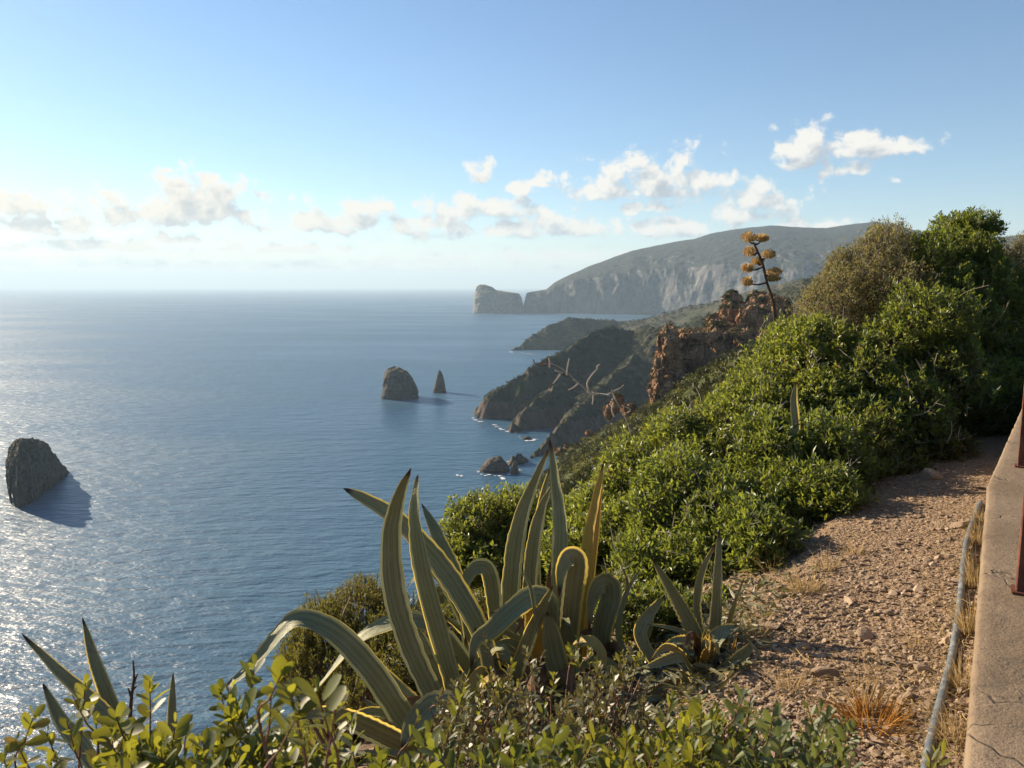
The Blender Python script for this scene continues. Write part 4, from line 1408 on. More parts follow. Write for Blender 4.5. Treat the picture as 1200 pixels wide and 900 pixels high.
A3(lin([(735, 770), (724, 740), (734, 695), (751, 665)], 3.75, 3.8), 8, (0.5, -1, 0.3), tint=0.3)
A3(lin([(822, 775), (808, 747), (788, 737), (758, 731)], 3.6, 3.5), 13, UPF, tint=0.4)
A3(lin([(838, 835), (849, 790), (864, 742)], 3.5, 3.5), 14, (0.5, -1, 0.3), tint=0.9)
A3(lin([(850, 850), (857, 815), (865, 778)], 3.4, 3.4), 12, (0.5, -1, 0.3), tint=0.85)
A3(lin([(812, 835), (787, 820), (760, 820), (735, 828)], 3.4, 3.2), 12, UPF, tint=0.4)
A3(lin([(815, 800), (780, 805), (755, 830)], 3.45, 3.3), 15, UPF, dead=True, label="withered brown leaf")
A3(lin([(820, 810), (800, 830), (780, 860)], 3.4, 3.25), 14, UPF, dead=True, label="withered brown leaf")
A3(lin([(830, 815), (850, 805), (880, 806)], 3.4, 3.3), 12, UPF, tint=0.9)

# -- the dark agave among the leafy shrub at the lower left
b4 = P(125, 905, 2.7)
ag4 = thing("agave", "dark half hidden agave with lone spear leaves over the glittering sea", "agave", b4, "agaves with yellow-edged leaves")
agave_stem(ag4, 135, 905, 2.7, 0.05, 0.3)
A4 = lambda *a, **k: agave_leaf(ag4, *a, **k)
A4(lin([(160, 905), (140, 858), (108, 822), (68, 785), (25, 742)], 2.6, 2.75), 21, (0.3, -1, 0.5), tint=0.15, peak=0.35)
A4(lin([(140, 850), (126, 815), (109, 768), (96, 723)], 2.7, 2.8), 18, (0.4, -1, 0.2), tint=0.1, peak=0.3)
A4(lin([(203, 880), (202, 833), (203, 788)], 2.75, 2.8), 13, (0.3, -1, 0.2), tint=0.05)
A4(lin([(112, 900), (92, 868), (70, 842), (50, 800)], 2.5, 2.6), 21, (0.4, -1, 0.3), tint=0.05)
A4(lin([(110, 905), (145, 878), (190, 868), (240, 862)], 2.6, 2.6), 15, UPF, tint=0.2)

# narrow, bent and withered leaves filling the rosettes
rl = np.random.default_rng(303)
for fn, (bu, bv, bd), count, r0, r1 in ((A1, (535, 850, 3.55), 9, 60, 115), (A2, (645, 785, 4.0), 15, 55, 105), (A3, (825, 795, 3.5), 9, 40, 75)):
    for q in range(count):
        a = math.radians(rl.uniform(15, 165)); R_ = rl.uniform(r0, r1)
        du, dv = math.cos(a) * R_, -math.sin(a) * R_ * 0.85
        bend = rl.uniform(0.1, 0.7)
        pts = [(bu + rl.normal(0, 8), bv + rl.normal(0, 6)), (bu + du * 0.40, bv + dv * 0.62), (bu + du * 0.78, bv + dv * (1.0 - 0.15 * bend)), (bu + du * 1.12, bv + dv * (1.12 - 0.95 * bend))]
        withered = rl.random() < 0.35
        fn(lin(pts, bd + rl.uniform(-0.1, 0.15), bd + rl.uniform(-0.35, 0.25)), rl.uniform(8, 15), (rl.uniform(-0.5, 0.4), -0.6, 0.7), tint=rl.uniform(0.2, 0.95), dead=withered, label="withered brown leaf" if withered else None)

# -- one agave leaf standing among the bushes
b5 = P(935, 515, 5.9)
ag5 = thing("agave", "lone upright agave leaf buried among the green shrubs", "agave", b5, "agaves with yellow-edged leaves")
agave_leaf(ag5, lin([(934, 520), (932, 495), (930, 470), (933, 446)], 6.3, 6.35), 13, (0.2, -1, 0.2), tint=0.15, peak=0.5)
agave_leaf(ag5, lin([(940, 525), (946, 505), (948, 478)], 6.45, 6.5), 8, (0.6, -1, 0.2), tint=0.3)


# -- tall dried flower stalk
def mat_flower():
    return mat_straw("dried_flower", (0.36, 0.22, 0.075), (0.62, 0.43, 0.18))


STALK_BROWN = mat_straw("dry_stalk", (0.10, 0.065, 0.045), (0.17, 0.11, 0.075))
STALK_PALE = mat_straw("bleached_stalk", (0.44, 0.39, 0.33), (0.60, 0.54, 0.46))
FLOWER = mat_flower()


def flower_stalk():
    D = 21.0
    base = P(910, 420, D); base[2] -= 0.6
    t = thing("flower_stalk", "tall dried agave flower stalk with tan seed heads above the bushes", "flower stalk", base)
    line = catmull([base] + [P(u, v, D) for (u, v) in ((908, 374), (905, 350), (899, 332), (894, 310), (888, 295), (883, 284))], 40)
    vv, ff = tube(line, np.linspace(0.05, 0.026, 40), 8)
    build("stem", vv, ff, STALK_BROWN, t, True, tint=np.full(len(vv), 0.4))
    heads = [((883, 285), (877, 280), 12, 10, 0.0), ((884, 286), (893, 281), 11, 7, -.3), ((888, 296), (879, 297), 12, 9, .2), ((890, 303), (901, 300), 11, 8, -.4), ((893, 309), (888, 308), 10, 7, .3),
             ((895, 312), (876, 316), 10, 8, .2), ((897, 322), (907, 321), 13, 8, .1), ((898, 326), (907, 328), 10, 6, -.2), ((899, 331), (876, 332), 8, 8, 0)]
    rnd = np.random.default_rng(3)
    for (a, b, rx, rz, dd) in heads:
        pa = P(a[0], a[1], D); pb = P(b[0], b[1], D + dd * 0.8)
        mid = (pa + pb) / 2 + np.array([0, 0, -0.05])
        vv, ff = tube(catmull([pa, mid, pb], 8), [0.026] * 4 + [0.02] * 4, 6)
        br = build("branch", vv, ff, STALK_BROWN, t, True, tint=np.full(len(vv), 0.4))
        G = Geo()
        sc = D / FPX
        for _ in range(300):
            d = rnd.normal(size=3); d /= np.linalg.norm(d)
            rr = rnd.random() ** 0.35
            off = d * np.array([rx, rx * 0.8, rz]) * sc * rr * 0.63
            c = pb + off + np.array([0, 0, 0.02])
            dirn = d * np.array([1, 1, 0.5]) + np.array([0, 0, 0.9]); dirn /= np.linalg.norm(dirn)
            L = rnd.uniform(0.04, 0.075)
            side = np.cross(dirn, rnd.normal(size=3)); side /= np.linalg.norm(side)
            wv = 0.013
            v4 = np.array([c - side * wv * .5, c + side * wv * .5, c + dirn * L + side * wv, c + dirn * L * 1.15, c + dirn * L - side * wv])
            G.add(v4, np.array([(0, 1, 2, 3, 4)]), rnd.random())
        G.done("flower_head", FLOWER, br, False)


flower_stalk()


def dead_branch():
    """a bleached, crooked flower stalk leaning out over the slope"""
    D = 8.5
    root = P(742, 515, D)
    t = thing("dead_branch", "bleached crooked dead branches reaching out against the dark headland", "branch", root)
    G = [("stem", [(742, 520), (733, 490), (718, 466), (702, 461), (690, 459), (676, 447), (660, 433), (645, 426), (634, 427), (625, 425)], 0.006, STALK_PALE)]
    pale = [[(690, 459), (688, 449), (693, 440), (700, 432)], [(700, 432), (700, 429), (703, 427)], [(688, 459), (695, 462), (702, 461.5)], [(695, 459), (695, 468), (694, 474)],
            [(711, 463), (718, 459), (726, 455), (731, 451)], [(716, 457), (719, 463), (723, 471)], [(720, 489), (717, 480), (719, 471)], [(672, 444), (678, 449), (682, 452)], [(678, 449), (672, 454), (666, 457)],
            [(664, 440), (665, 430), (667, 420)], [(650, 434), (656, 436), (660, 437)], [(657, 438), (652, 445), (648, 450)], [(644, 431), (644, 425), (643, 419)], [(735, 484), (739, 480), (729, 475)]]
    dark = [[(640, 428), (633, 427), (626, 426), (624, 430)], [(634, 427), (635, 423)], [(641, 426), (641, 420)], [(626, 425), (625, 421)], [(715, 459), (714, 453)], [(727, 454), (725, 449)], [(664, 441), (655, 436)], [(644, 455), (650, 448)]]
    rnd = np.random.default_rng(9)
    for name, px, r, mat in G:
        pts = catmull([P(u, v, D + rnd.normal(0, 0.06)) for (u, v) in px], 40)
        vv, ff = tube(pts, np.linspace(r, 0.004, 40), 6)
        build(name, vv, ff, mat, t, True, tint=np.full(len(vv), 0.2))
    for px in pale:
        pts = catmull([P(u, v, D) for (u, v) in px], 10)
        vv, ff = tube(pts, np.linspace(0.0105, 0.0065, 10), 6)
        build("branch", vv, ff, STALK_PALE, t, True, tint=np.full(len(vv), 0.6))
    for px in dark:
        pts = catmull([P(u, v, D) for (u, v) in px], 10)
        vv, ff = tube(pts, np.linspace(0.008, 0.005, 10), 6)
        build("twig", vv, ff, STALK_BROWN, t, True, tint=np.full(len(vv), 0.5))


dead_branch()
# ------------------------------------------------------------------ leafy shrubs
def mat_leaf(name, dark, light, trans, rough=0.42, spec=0.45, tw=0.35):
    m, s, out = new_mat(name)
    at = s.n('ShaderNodeAttribute', attribute_name="tint")
    n = s.noise(objpos(s), 2.2, 2, 0.5)
    f = s.math('ADD', s.math('MULTIPLY', at.outputs['Fac'], 0.75), s.math('MULTIPLY', s.math('SUBTRACT', n, 0.3), 0.5), clamp=True)
    col = s.mix(f, dark, light)
    tcol = s.mix(f, tuple(x * 0.6 for x in trans), trans)
    old = s.smooth(s.math('ADD', at.outputs['Fac'], s.math('MULTIPLY', s.math('SUBTRACT', s.noise(objpos(s), 1.1, 3, 0.6), 0.5), 0.9)), 1.02, 1.12, 0, 0.85)
    col = s.mix(old, col, (0.20, 0.145, 0.06)); tcol = s.mix(old, tcol, (0.26, 0.17, 0.05))
    b = s.n('ShaderNodeBsdfPrincipled')
    s.link(col, b.inputs['Base Color']); b.inputs['Roughness'].default_value = rough; b.inputs['Specular IOR Level'].default_value = spec
    t = s.n('ShaderNodeBsdfTranslucent'); s.link(tcol, t.inputs[0])
    mxs = s.n('ShaderNodeMixShader'); mxs.inputs[0].default_value = tw
    s.link(b.outputs[0], mxs.inputs[1]); s.link(t.outputs[0], mxs.inputs[2])
    s.link(mxs.outputs[0], out.inputs['Surface'])
    return m


LEAF_GREEN = mat_leaf("mastic_leaf", (0.045, 0.072, 0.014), (0.110, 0.136, 0.028), (0.36, 0.42, 0.05), tw=0.42)
LEAF_BRIGHT = mat_leaf("bright_mastic_leaf", (0.054, 0.084, 0.015), (0.126, 0.150, 0.029), (0.41, 0.46, 0.055), tw=0.42)
LEAF_OLIVE = mat_leaf("olive_leaf", (0.095, 0.098, 0.038), (0.20, 0.19, 0.085), (0.46, 0.40, 0.13), 0.5, 0.35, 0.42)
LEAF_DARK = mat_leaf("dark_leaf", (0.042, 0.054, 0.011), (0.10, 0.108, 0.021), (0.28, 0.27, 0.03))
LEAF_ROSE = mat_leaf("needle_shrub_leaf", (0.065, 0.078, 0.020), (0.15, 0.15, 0.042), (0.38, 0.35, 0.05), 0.5, 0.3, 0.3)
LEAF_DRY = mat_leaf("purplish_dry_leaf", (0.075, 0.075, 0.033), (0.19, 0.185, 0.095), (0.32, 0.28, 0.06), 0.45, 0.4, 0.22)
LEAF_NEAR = mat_leaf("near_mastic_leaf", (0.065, 0.085, 0.022), (0.13, 0.15, 0.038), (0.38, 0.37, 0.03), 0.48, 0.35, 0.42)

LEAF_NEAR_GREY = mat_leaf("greyish_near_leaf", (0.055, 0.075, 0.030), (0.12, 0.14, 0.06), (0.26, 0.29, 0.05), 0.5, 0.35, 0.34)
LEAF_NEAR_DARK = mat_leaf("deep_green_near_leaf", (0.040, 0.060, 0.018), (0.11, 0.125, 0.035), (0.28, 0.30, 0.03), 0.48, 0.35, 0.38)


def mat_bark():
    m, s, out = new_mat("twig_bark")
    n = s.noise(objpos(s), 30, 4, 0.6)
    at = s.n('ShaderNodeAttribute', attribute_name="tint")
    bark = s.mix(n, (0.07, 0.05, 0.04), (0.19, 0.145, 0.11))
    principled(s, out, s.mix(s.smooth(at.outputs['Fac'], 0.8, 0.9), bark, (0.40, 0.34, 0.27)), 0.85, 0.2)
    return m


BARK = mat_bark()


def mat_redstem():
    m, s, out = new_mat("red_stem")
    n = s.noise(objpos(s), 40, 3, 0.6)
    principled(s, out, s.mix(n, (0.11, 0.045, 0.03), (0.22, 0.11, 0.06)), 0.6, 0.3)
    return m


REDSTEM = mat_redstem()

# leaf templates: x across, y along, z fold
LT_LOW = (np.array([(0, 0, 0), (0.5, 0.5, 0.12), (0, 1.0, -0.05), (-0.5, 0.5, 0.12)], float), np.array([(0, 1, 2), (0, 2, 3)]))
LT_MID = (np.array([(0, 0, 0), (0.34, 0.25, 0.09), (0.5, 0.58, 0.12), (0, 1.0, -0.08), (-0.5, 0.58, 0.12), (-0.34, 0.25, 0.09), (0, 0.5, 0.0)], float),
          np.array([(0, 1, 2, 6), (6, 2, 3, 4), (0, 6, 4, 5)]))
_xs = [0.03, 0.26, 0.43, 0.5, 0.42, 0.2]
_ys = [0.0, 0.16, 0.38, 0.62, 0.83, 0.96]


def _hi():
    v = []; f = []
    for x, y in zip(_xs, _ys):
        z = -0.10 * y * y
        v += [(-x, y, z + 0.10 * x * 2), (0, y, z), (x, y, z + 0.10 * x * 2)]
    for k in range(5):
        a = 3 * k
        f += [(a, a + 1, a + 4, a + 3), (a + 1, a + 2, a + 5, a + 4)]
    v.append((0, 1.0, -0.11)); e = len(v) - 1
    v = np.array(v, float)
    tri = np.array([(15, 16, e), (16, 17, e)])
    return v, np.array(f), tri


LT_HI = _hi()


def leaves_mesh(pos, dirs, nrm, length, width, tmpl):
    d = dirs / (np.linalg.norm(dirs, axis=1)[:, None] + 1e-9)
    n = nrm - d * np.sum(nrm * d, 1)[:, None]
    n /= np.linalg.norm(n, axis=1)[:, None] + 1e-9
    sx = np.cross(d, n)
    tv = tmpl[0]
    L = length[:, None, None]; W = width[:, None, None]
    v = pos[:, None, :] + sx[:, None, :] * (tv[None, :, :1] * W) + d[:, None, :] * (tv[None, :, 1:2] * L) + n[:, None, :] * (tv[None, :, 2:3] * W)
    k = len(tv); N = len(pos)
    fs = [(f[None] + (np.arange(N) * k)[:, None, None]).reshape(-1, f.shape[1]) for f in tmpl[1:]]
    return v.reshape(-1, 3), fs, k


def unit(a):
    return a / (np.linalg.norm(a, axis=-1, keepdims=True) + 1e-9)


def shrub(name, label, cat, lobes, tips, per, leaf, width, mat, seed, group, base=None, tmpl=None, upright=0.5, spread=(0.35, 1.25), inner=0.45, rough=0.46, twig=0.17, skirt=-0.35, twig_mat=None, tipfilter=None, sway=0.35, stray=0.06):
    """lobes: list of (u, v, depth, ru px, rv px, rdepth m)"""
    rnd = np.random.default_rng(seed)
    C = np.array([P(u, v, d) for (u, v, d, *_r) in lobes])
    R = np.array([(ru * 1.10 * d / FPX, rd * 1.05, rv * 1.07 * d / FPX) for (u, v, d, ru, rv, rd) in lobes])
    area = (R[:, 0] * R[:, 2] + R[:, 1] * R[:, 2] + R[:, 0] * R[:, 1])
    pick = rnd.choice(len(lobes), tips * 2, p=area / area.sum())
    d = unit(rnd.normal(size=(tips * 2, 3)))
    rad = inner + (1 - inner) * rnd.random(tips * 2) ** 0.45
    pos = C[pick] + d * R[pick] * rad[:, None]
    lump = 1 + rough * gnoise(pos / 0.42 + seed, seed) + 0.5 * rough * gnoise(pos / 0.17, seed + 1) + (rnd.random(len(pos)) < stray) * rnd.uniform(0.02, 0.22, len(pos))
    pos = C[pick] + d * R[pick] * (rad * lump)[:, None]
    keep = d[:, 2] > skirt + rnd.normal(0, 0.15, len(d))
    gap = gnoise(pos / 0.23 + 7, seed + 3)
    keep &= gap > -0.22
    for k in range(len(lobes)):
        q = (pos - C[k]) / R[k]
        keep &= ~((np.sum(q * q, 1) < (inner * 0.95) ** 2) & (pick != k))
    gz = hill(pos[:, 0], pos[:, 1])
    keep &= pos[:, 2] > gz + 0.03
    if tipfilter is not None:
        keep &= tipfilter(pos)
    idx = np.nonzero(keep)[0][:tips]
    pos, d, pick, rad = pos[idx], d[idx], pick[idx], rad[idx]
    out = unit(d / R[pick])
    td = unit(out * (1 - upright) + np.array([0, 0, 1.0]) * upright + rnd.normal(size=pos.shape) * sway)
    n = len(pos)
    cen = C.mean(0)
    if base is None:
        bx, by = cen[0], cen[1] + 0.0
        base = np.array([bx, by, ground_z(bx, by)])
    root = thing(name, label, cat, base, group)
    # leaves in a whorl at every twig tip
    m = n * per
    ti = np.repeat(np.arange(n), per)
    ax = td[ti]
    rdm = unit(np.cross(ax, rnd.normal(size=(m, 3))))
    ang = rnd.uniform(spread[0], spread[1], m)
    ld = ax * np.cos(ang)[:, None] + rdm * np.sin(ang)[:, None]
    lp = pos[ti] - ax * (rnd.random(m) ** 1.2 * twig * 0.75)[:, None] + rdm * 0.004
    ln = unit(ax * 0.8 + np.array([0, 0, 0.5]) + rnd.normal(size=(m, 3)) * 0.45)
    L = leaf * rnd.uniform(0.65, 1.25, m); W = width * rnd.uniform(0.75, 1.2, m)
    v, fs, k = leaves_mesh(lp, ld, ln, L, W, tmpl or LT_LOW)
    tt = np.clip(0.5 + 0.30 * rnd.normal(size=n)[ti] + 0.18 * rnd.normal(size=m), 0, 1)
    build("foliage", v, fs, mat, root, False, tint=np.repeat(tt, k))
    # twigs and limbs
    G = Geo()
    sel = rnd.random(n) < min(1.0, 2600 / n)
    for i in np.nonzero(sel)[0]:
        c = C[pick[i]]
        st = pos[i] - td[i] * twig
        st = st + (c - st) * 0.16
        vv, ff = tube(np.array([st, pos[i]]), [0.0035, 0.0018], 3, False)
        G.add(vv, ff)
    for k2 in range(len(lobes)):
        for _ in range(7):
            dd = unit(rnd.normal(size=3)); dd[2] = abs(dd[2]) * 0.8
            e = C[k2] + dd * R[k2] * rnd.uniform(0.6, 0.9)
            b0 = base + np.array([rnd.normal(0, 0.06), rnd.normal(0, 0.06), -0.05])
            md = (b0 + e) / 2 + rnd.normal(size=3) * 0.10 * np.linalg.norm(e - b0)
            c3 = catmull([b0, md, e], 12)
            vv, ff = tube(c3, np.linspace(0.016, 0.004, 12), 5, False)
            G.add(vv, ff)
    order = np.argsort(-rad + rnd.random(n) * 0.3)[:max(8, n // 220)]
    for i in order:
        dd = unit(out[i] * 0.7 + np.array([0, 0, 0.6]) + rnd.normal(size=3) * 0.5)
        L = rnd.uniform(0.18, 0.42)
        p0 = pos[i] - dd * L * 0.7; p2 = pos[i] + dd * L * 0.4
        c3 = catmull([p0, (p0 + p2) / 2 + rnd.normal(size=3) * 0.03, p2], 8)
        vv, ff = tube(c3, np.linspace(0.0042, 0.0016, 8), 4, False)
        G.add(vv, ff, 0.97)
        for _ in range(2):
            k3 = rnd.integers(3, 7)
            e = c3[k3] + unit(dd + rnd.normal(size=3) * 0.7) * L * 0.35
            vv, ff = tube(np.array([c3[k3], e]), [0.0024, 0.001], 3, False)
            G.add(vv, ff, 0.97)
    G.done("branches", twig_mat or BARK, root, True)
    return root


GRP = "shrubs of the maquis covering the slope"
# name, label, category, lobes, tips, per, leaf, width, mat
shrub("mastic_shrub", "rounded bright shrub between the upright agave leaves and the sea", "shrub",
      [(566, 622, 8.6, 46, 46, 0.5), (600, 618, 8.8, 42, 48, 0.5), (545, 650, 8.3, 28, 34, 0.4), (630, 640, 8.4, 36, 40, 0.5), (590, 665, 8.2, 60, 40, 0.5)], 3060, 10, 0.054, 0.0195, LEAF_BRIGHT, 101, GRP)
shrub("mastic_shrub", "sunlit shrub rising behind the tallest agave leaf", "shrub",
      [(710, 614, 7.2, 50, 52, 0.55), (750, 566, 7.4, 50, 52, 0.6), (688, 650, 6.9, 50, 46, 0.5), (740, 630, 6.8, 60, 60, 0.5), (674, 606, 7.6, 24, 28, 0.4)], 3570, 10, 0.054, 0.0195, LEAF_BRIGHT, 102, GRP)
shrub("mastic_shrub", "dense shrub at the path's edge behind the small agave", "shrub",
      [(800, 600, 6.2, 62, 66, 0.6), (850, 620, 5.8, 54, 54, 0.5), (780, 655, 5.7, 60, 38, 0.5), (845, 650, 5.4, 50, 26, 0.4), (882, 632, 5.2, 40, 44, 0.4)], 3570, 10, 0.054, 0.0195, LEAF_GREEN, 103, GRP)
shrub("mastic_shrub", "sunlit shrub below the big orange crag", "shrub",
      [(800, 530, 7.5, 54, 48, 0.6), (855, 505, 7.6, 50, 44, 0.6), (815, 560, 7.0, 60, 50, 0.6), (888, 478, 7.9, 40, 38, 0.5)], 3570, 10, 0.054, 0.0195, LEAF_BRIGHT, 104, GRP)
shrub("mastic_shrub", "large shrub around the lone upright agave leaf", "shrub",
      [(900, 540, 6.7, 56, 64, 0.6), (960, 545, 6.6, 58, 62, 0.6), (930, 590, 6.0, 70, 44, 0.45), (900, 610, 5.7, 52, 36, 0.4), (968, 588, 5.7, 48, 44, 0.4)], 3740, 10, 0.054, 0.0195, LEAF_GREEN, 105, GRP)
shrub("mastic_shrub", "bright leafy shrub at the foot of the tall dried flower stalk", "shrub",
      [(915, 440, 8.3, 46, 44, 0.6), (950, 420, 8.2, 52, 52, 0.6), (915, 480, 7.6, 56, 46, 0.5), (960, 475, 7.5, 52, 48, 0.5), (930, 398, 8.8, 26, 26, 0.4)], 3910, 10, 0.054, 0.0195, LEAF_BRIGHT, 106, GRP)
shrub("olive_shrub", "loose olive-grey shrub with feathery top against the distant mountain", "shrub",
      [(985, 365, 8.8, 48, 50, 0.6), (1020, 322, 9.0, 40, 48, 0.6), (960, 400, 8.5, 36, 30, 0.5), (1040, 290, 9.2, 22, 30, 0.4), (1040, 350, 8.7, 46, 50, 0.6), (985, 320, 9.1, 18, 26, 0.3)], 5200, 8, 0.036, 0.011, LEAF_OLIVE, 107, GRP, upright=0.65, sway=0.45, stray=0.12)
shrub("mastic_shrub", "shrub in the middle of the thicket above the shaded path end", "shrub",
      [(1010, 450, 7.7, 54, 56, 0.6), (1050, 420, 8.0, 54, 56, 0.6), (1000, 510, 7.0, 54, 48, 0.5), (1060, 490, 7.3, 54, 54, 0.5), (1085, 385, 7.9, 50, 50, 0.6), (1108, 440, 7.6, 46, 50, 0.5)], 3740, 10, 0.054, 0.0195, LEAF_GREEN, 108, GRP)
shrub("mastic_shrub", "tallest shrub, its dark crown topping the thicket against the sky", "shrub",
      [(1125, 300, 9.0, 40, 36, 0.6), (1130, 268, 9.2, 32, 22, 0.4), (1090, 335, 8.8, 42, 44, 0.6), (1150, 350, 8.7, 46, 50, 0.6), (1110, 385, 8.5, 54, 48, 0.6), (1085, 295, 9.2, 24, 26, 0.4)], 4590, 10, 0.054, 0.0195, LEAF_GREEN, 109, GRP, stray=0.10)
shrub("olive_shrub", "pale thin-leaved shrub at the end of the thicket beside the frame's edge", "shrub",
      [(1185, 330, 9.3, 24, 44, 0.5), (1215, 320, 9.4, 34, 50, 0.6), (1195, 380, 9.0, 40, 40, 0.6), (1250, 350, 9.4, 50, 60, 0.6)], 3600, 8, 0.036, 0.011, LEAF_OLIVE, 110, GRP, upright=0.65, sway=0.45, stray=0.12)
shrub("mastic_shrub", "dark shaded shrub where the path ends", "shrub",
      [(1020, 555, 6.8, 56, 40, 0.5), (1080, 530, 7.2, 56, 40, 0.5), (975, 590, 6.2, 48, 36, 0.4), (1050, 500, 7.6, 56, 44, 0.5)], 2890, 10, 0.054, 0.0195, LEAF_DARK, 111, GRP)
shrub("mastic_shrub", "dark dense shrub beside the bend of the wall", "shrub",
      [(1130, 480, 8.0, 60, 60, 0.6), (1175, 450, 8.2, 46, 56, 0.6), (1140, 420, 8.5, 60, 56, 0.6), (1160, 510, 7.8, 46, 40, 0.5), (1210, 440, 8.6, 50, 60, 0.6)], 4200, 10, 0.054, 0.0195, LEAF_GREEN, 112, GRP)
shrub("needle_shrub", "olive shrub with upright narrow shoots before the sea, behind the arched agave leaf", "shrub",
      [(380, 735, 5.2, 40, 36, 0.4), (425, 715, 5.4, 44, 32, 0.4), (400, 775, 5.0, 56, 40, 0.4), (460, 740, 5.2, 36, 40, 0.4), (345, 770, 5.1, 16, 30, 0.3), (440, 790, 4.8, 50, 40, 0.4)], 3000, 16, 0.026, 0.006, LEAF_ROSE, 113, GRP, upright=0.85, spread=(0.3, 0.9), sway=0.18, twig=0.13, stray=0.18)
shrub("mastic_shrub", "knee-high dark shrub squeezed between the folded agave and the small toothed agave", "shrub",
      [(745, 716, 4.35, 40, 26, 0.25), (785, 704, 4.55, 34, 20, 0.25), (722, 700, 4.7, 30, 26, 0.25), (850, 705, 4.5, 26, 13, 0.18)], 800, 10, 0.042, 0.015, LEAF_GREEN, 115, GRP)
shrub("needle_shrub", "low shrub filling the gap beneath the agaves' upright leaves", "shrub",
      [(560, 740, 5.2, 60, 40, 0.4), (640, 740, 5.4, 60, 44, 0.4), (700, 720, 5.4, 44, 30, 0.4), (500, 770, 4.8, 44, 44, 0.4)], 2600, 14, 0.028, 0.008, LEAF_DARK, 114, GRP, upright=0.7)

# ---- leafy sprigs close to the camera
def sprig_shrub(name, label, tips_px, leaf, width, mat, seed, per=(9, 14), stem_len=0.22, root_px=None, group=None, tmpl=None, leafspan=0.10, spread=(0.5, 1.15), lean=0.25, stem_r=0.0022, filler=None):
    rnd = np.random.default_rng(seed)
    root_p = P(*root_px)
    root = thing(name, label, "shrub", root_p, group or "leafy shrubs at the photographer's feet")
    LP, LD, LN, LL, LW, LTN = [], [], [], [], [], []
    G = Geo()
    for (u, v, dpt) in tips_px:
        tip = P(u, v, dpt)
        axis = unit(np.array([rnd.normal(0, lean), rnd.normal(0, lean), 1.0]))
        mid = tip - axis * stem_len
        far = mid + (root_p - mid) * 0.5 + np.array([0, 0, -0.08])
        c = catmull([root_p, far, mid, tip - axis * stem_len * 0.5, tip], 20)
        vv, ff = tube(c, np.linspace(stem_r * 1.6, stem_r * 0.5, 20), 5, False)
        G.add(vv, ff)
        n = int(rnd.integers(per[0], per[1] + 1))
        ksz = rnd.uniform(0.7, 1.25)
        a = rnd.uniform(0, 6.28)
        tw = np.clip(rnd.normal(0.5, 0.25), 0, 1)
        ref = unit(np.cross(axis, np.array([0.2, 1, 0.1]))); ref2 = np.cross(axis, ref)
        for q in range(n):
            s_ = q / n
            a += 2.4 + rnd.normal(0, 0.3)
            pp = tip - axis * leafspan * s_ ** 1.1
            rd = ref * math.cos(a) + ref2 * math.sin(a)
            ang = spread[0] + (spread[1] - spread[0]) * s_ + rnd.normal(0, 0.15)
            dd = axis * math.cos(ang) + rd * math.sin(ang)
            LP.append(pp + rd * 0.002); LD.append(dd)
            LN.append(unit(axis * math.sin(ang) - rd * math.cos(ang) + rnd.normal(size=3) * 0.3))
            sc = (0.6 + 0.5 * min(1, s_ * 2.2)) * rnd.uniform(0.75, 1.2) * ksz
            LL.append(leaf * sc); LW.append(width * sc * rnd.uniform(0.85, 1.15))
            LTN.append(np.clip(tw + rnd.normal(0, 0.28), 0, 1))
    v, fs, k = leaves_mesh(np.array(LP), np.array(LD), np.array(LN), np.array(LL), np.array(LW), tmpl or LT_HI)
    build("foliage", v, fs, mat, root, True, tint=np.repeat(np.array(LTN), k))
    G.done("stems", REDSTEM, root, True)
    return root


rr = np.random.default_rng(77)


def cloud_tips(n, poly, d0, d1, vj=62):
    """tips spread below a skyline polyline of (u, v) down to the frame's foot"""
    U = np.array([p[0] for p in poly]); V = np.array([p[1] for p in poly])
    out = []
    for _ in range(n):
        u = rr.uniform(U.min(), U.max()); top = np.interp(u, U, V)
        t = rr.random() ** 0.8
        v = top + rr.normal(0, vj * 0.4) + t * max(0, 930 - top)
        out.append((u, v, d1 + (d0 - d1) * t + rr.normal(0, 0.05)))
    return out


sprig_shrub("mastic_shrub", "slender leafy sprig by the photo's lower edge in front of the dark agave", [(40, 838, 1.55), (55, 858, 1.5), (18, 868, 1.55), (85, 815, 1.6), (78, 845, 1.5), (5, 890, 1.5), (60, 890, 1.45), (100, 800, 1.62)], 0.038, 0.019, LEAF_NEAR, 201, (7, 11), 0.14, (70, 1000, 1.5))
sprig_shrub("mastic_shrub", "broad leafy shrub covering the base of the dark agave", cloud_tips(83, [(110, 872), (150, 842), (190, 838), (230, 858), (270, 850), (310, 860)], 1.35, 1.75), 0.046, 0.022, LEAF_NEAR, 202, (8, 12), 0.15, (200, 1010, 1.5))
sprig_shrub("mastic_shrub", "out of focus sprig with bright leaves in front of the arched agave leaf", [(340, 806, 1.12), (372, 812, 1.1), (395, 818, 1.15), (318, 812, 1.2), (352, 832, 1.12), (330, 790, 1.15)], 0.036, 0.018, LEAF_NEAR, 203, (6, 9), 0.12, (380, 980, 1.1), leafspan=0.05)
sprig_shrub("mastic_shrub", "tangled sprigs below the agave's yellow-edged drooping leaf", cloud_tips(87, [(240, 830), (290, 812), (325, 866), (380, 896), (440, 902), (500, 900)], 1.5, 2.0), 0.040, 0.018, LEAF_NEAR_DARK, 204, (8, 12), 0.14, (350, 1010, 1.7))
sprig_shrub("mastic_shrub", "small-leaved purplish shrub under the folded agave leaves", cloud_tips(399, [(505, 850), (535, 790), (570, 778), (620, 796), (680, 785), (730, 780), (770, 820)], 1.9, 2.6), 0.028, 0.013, LEAF_DRY, 205, (10, 16), 0.12, (640, 1000, 2.2), tmpl=LT_MID, leafspan=0.09)
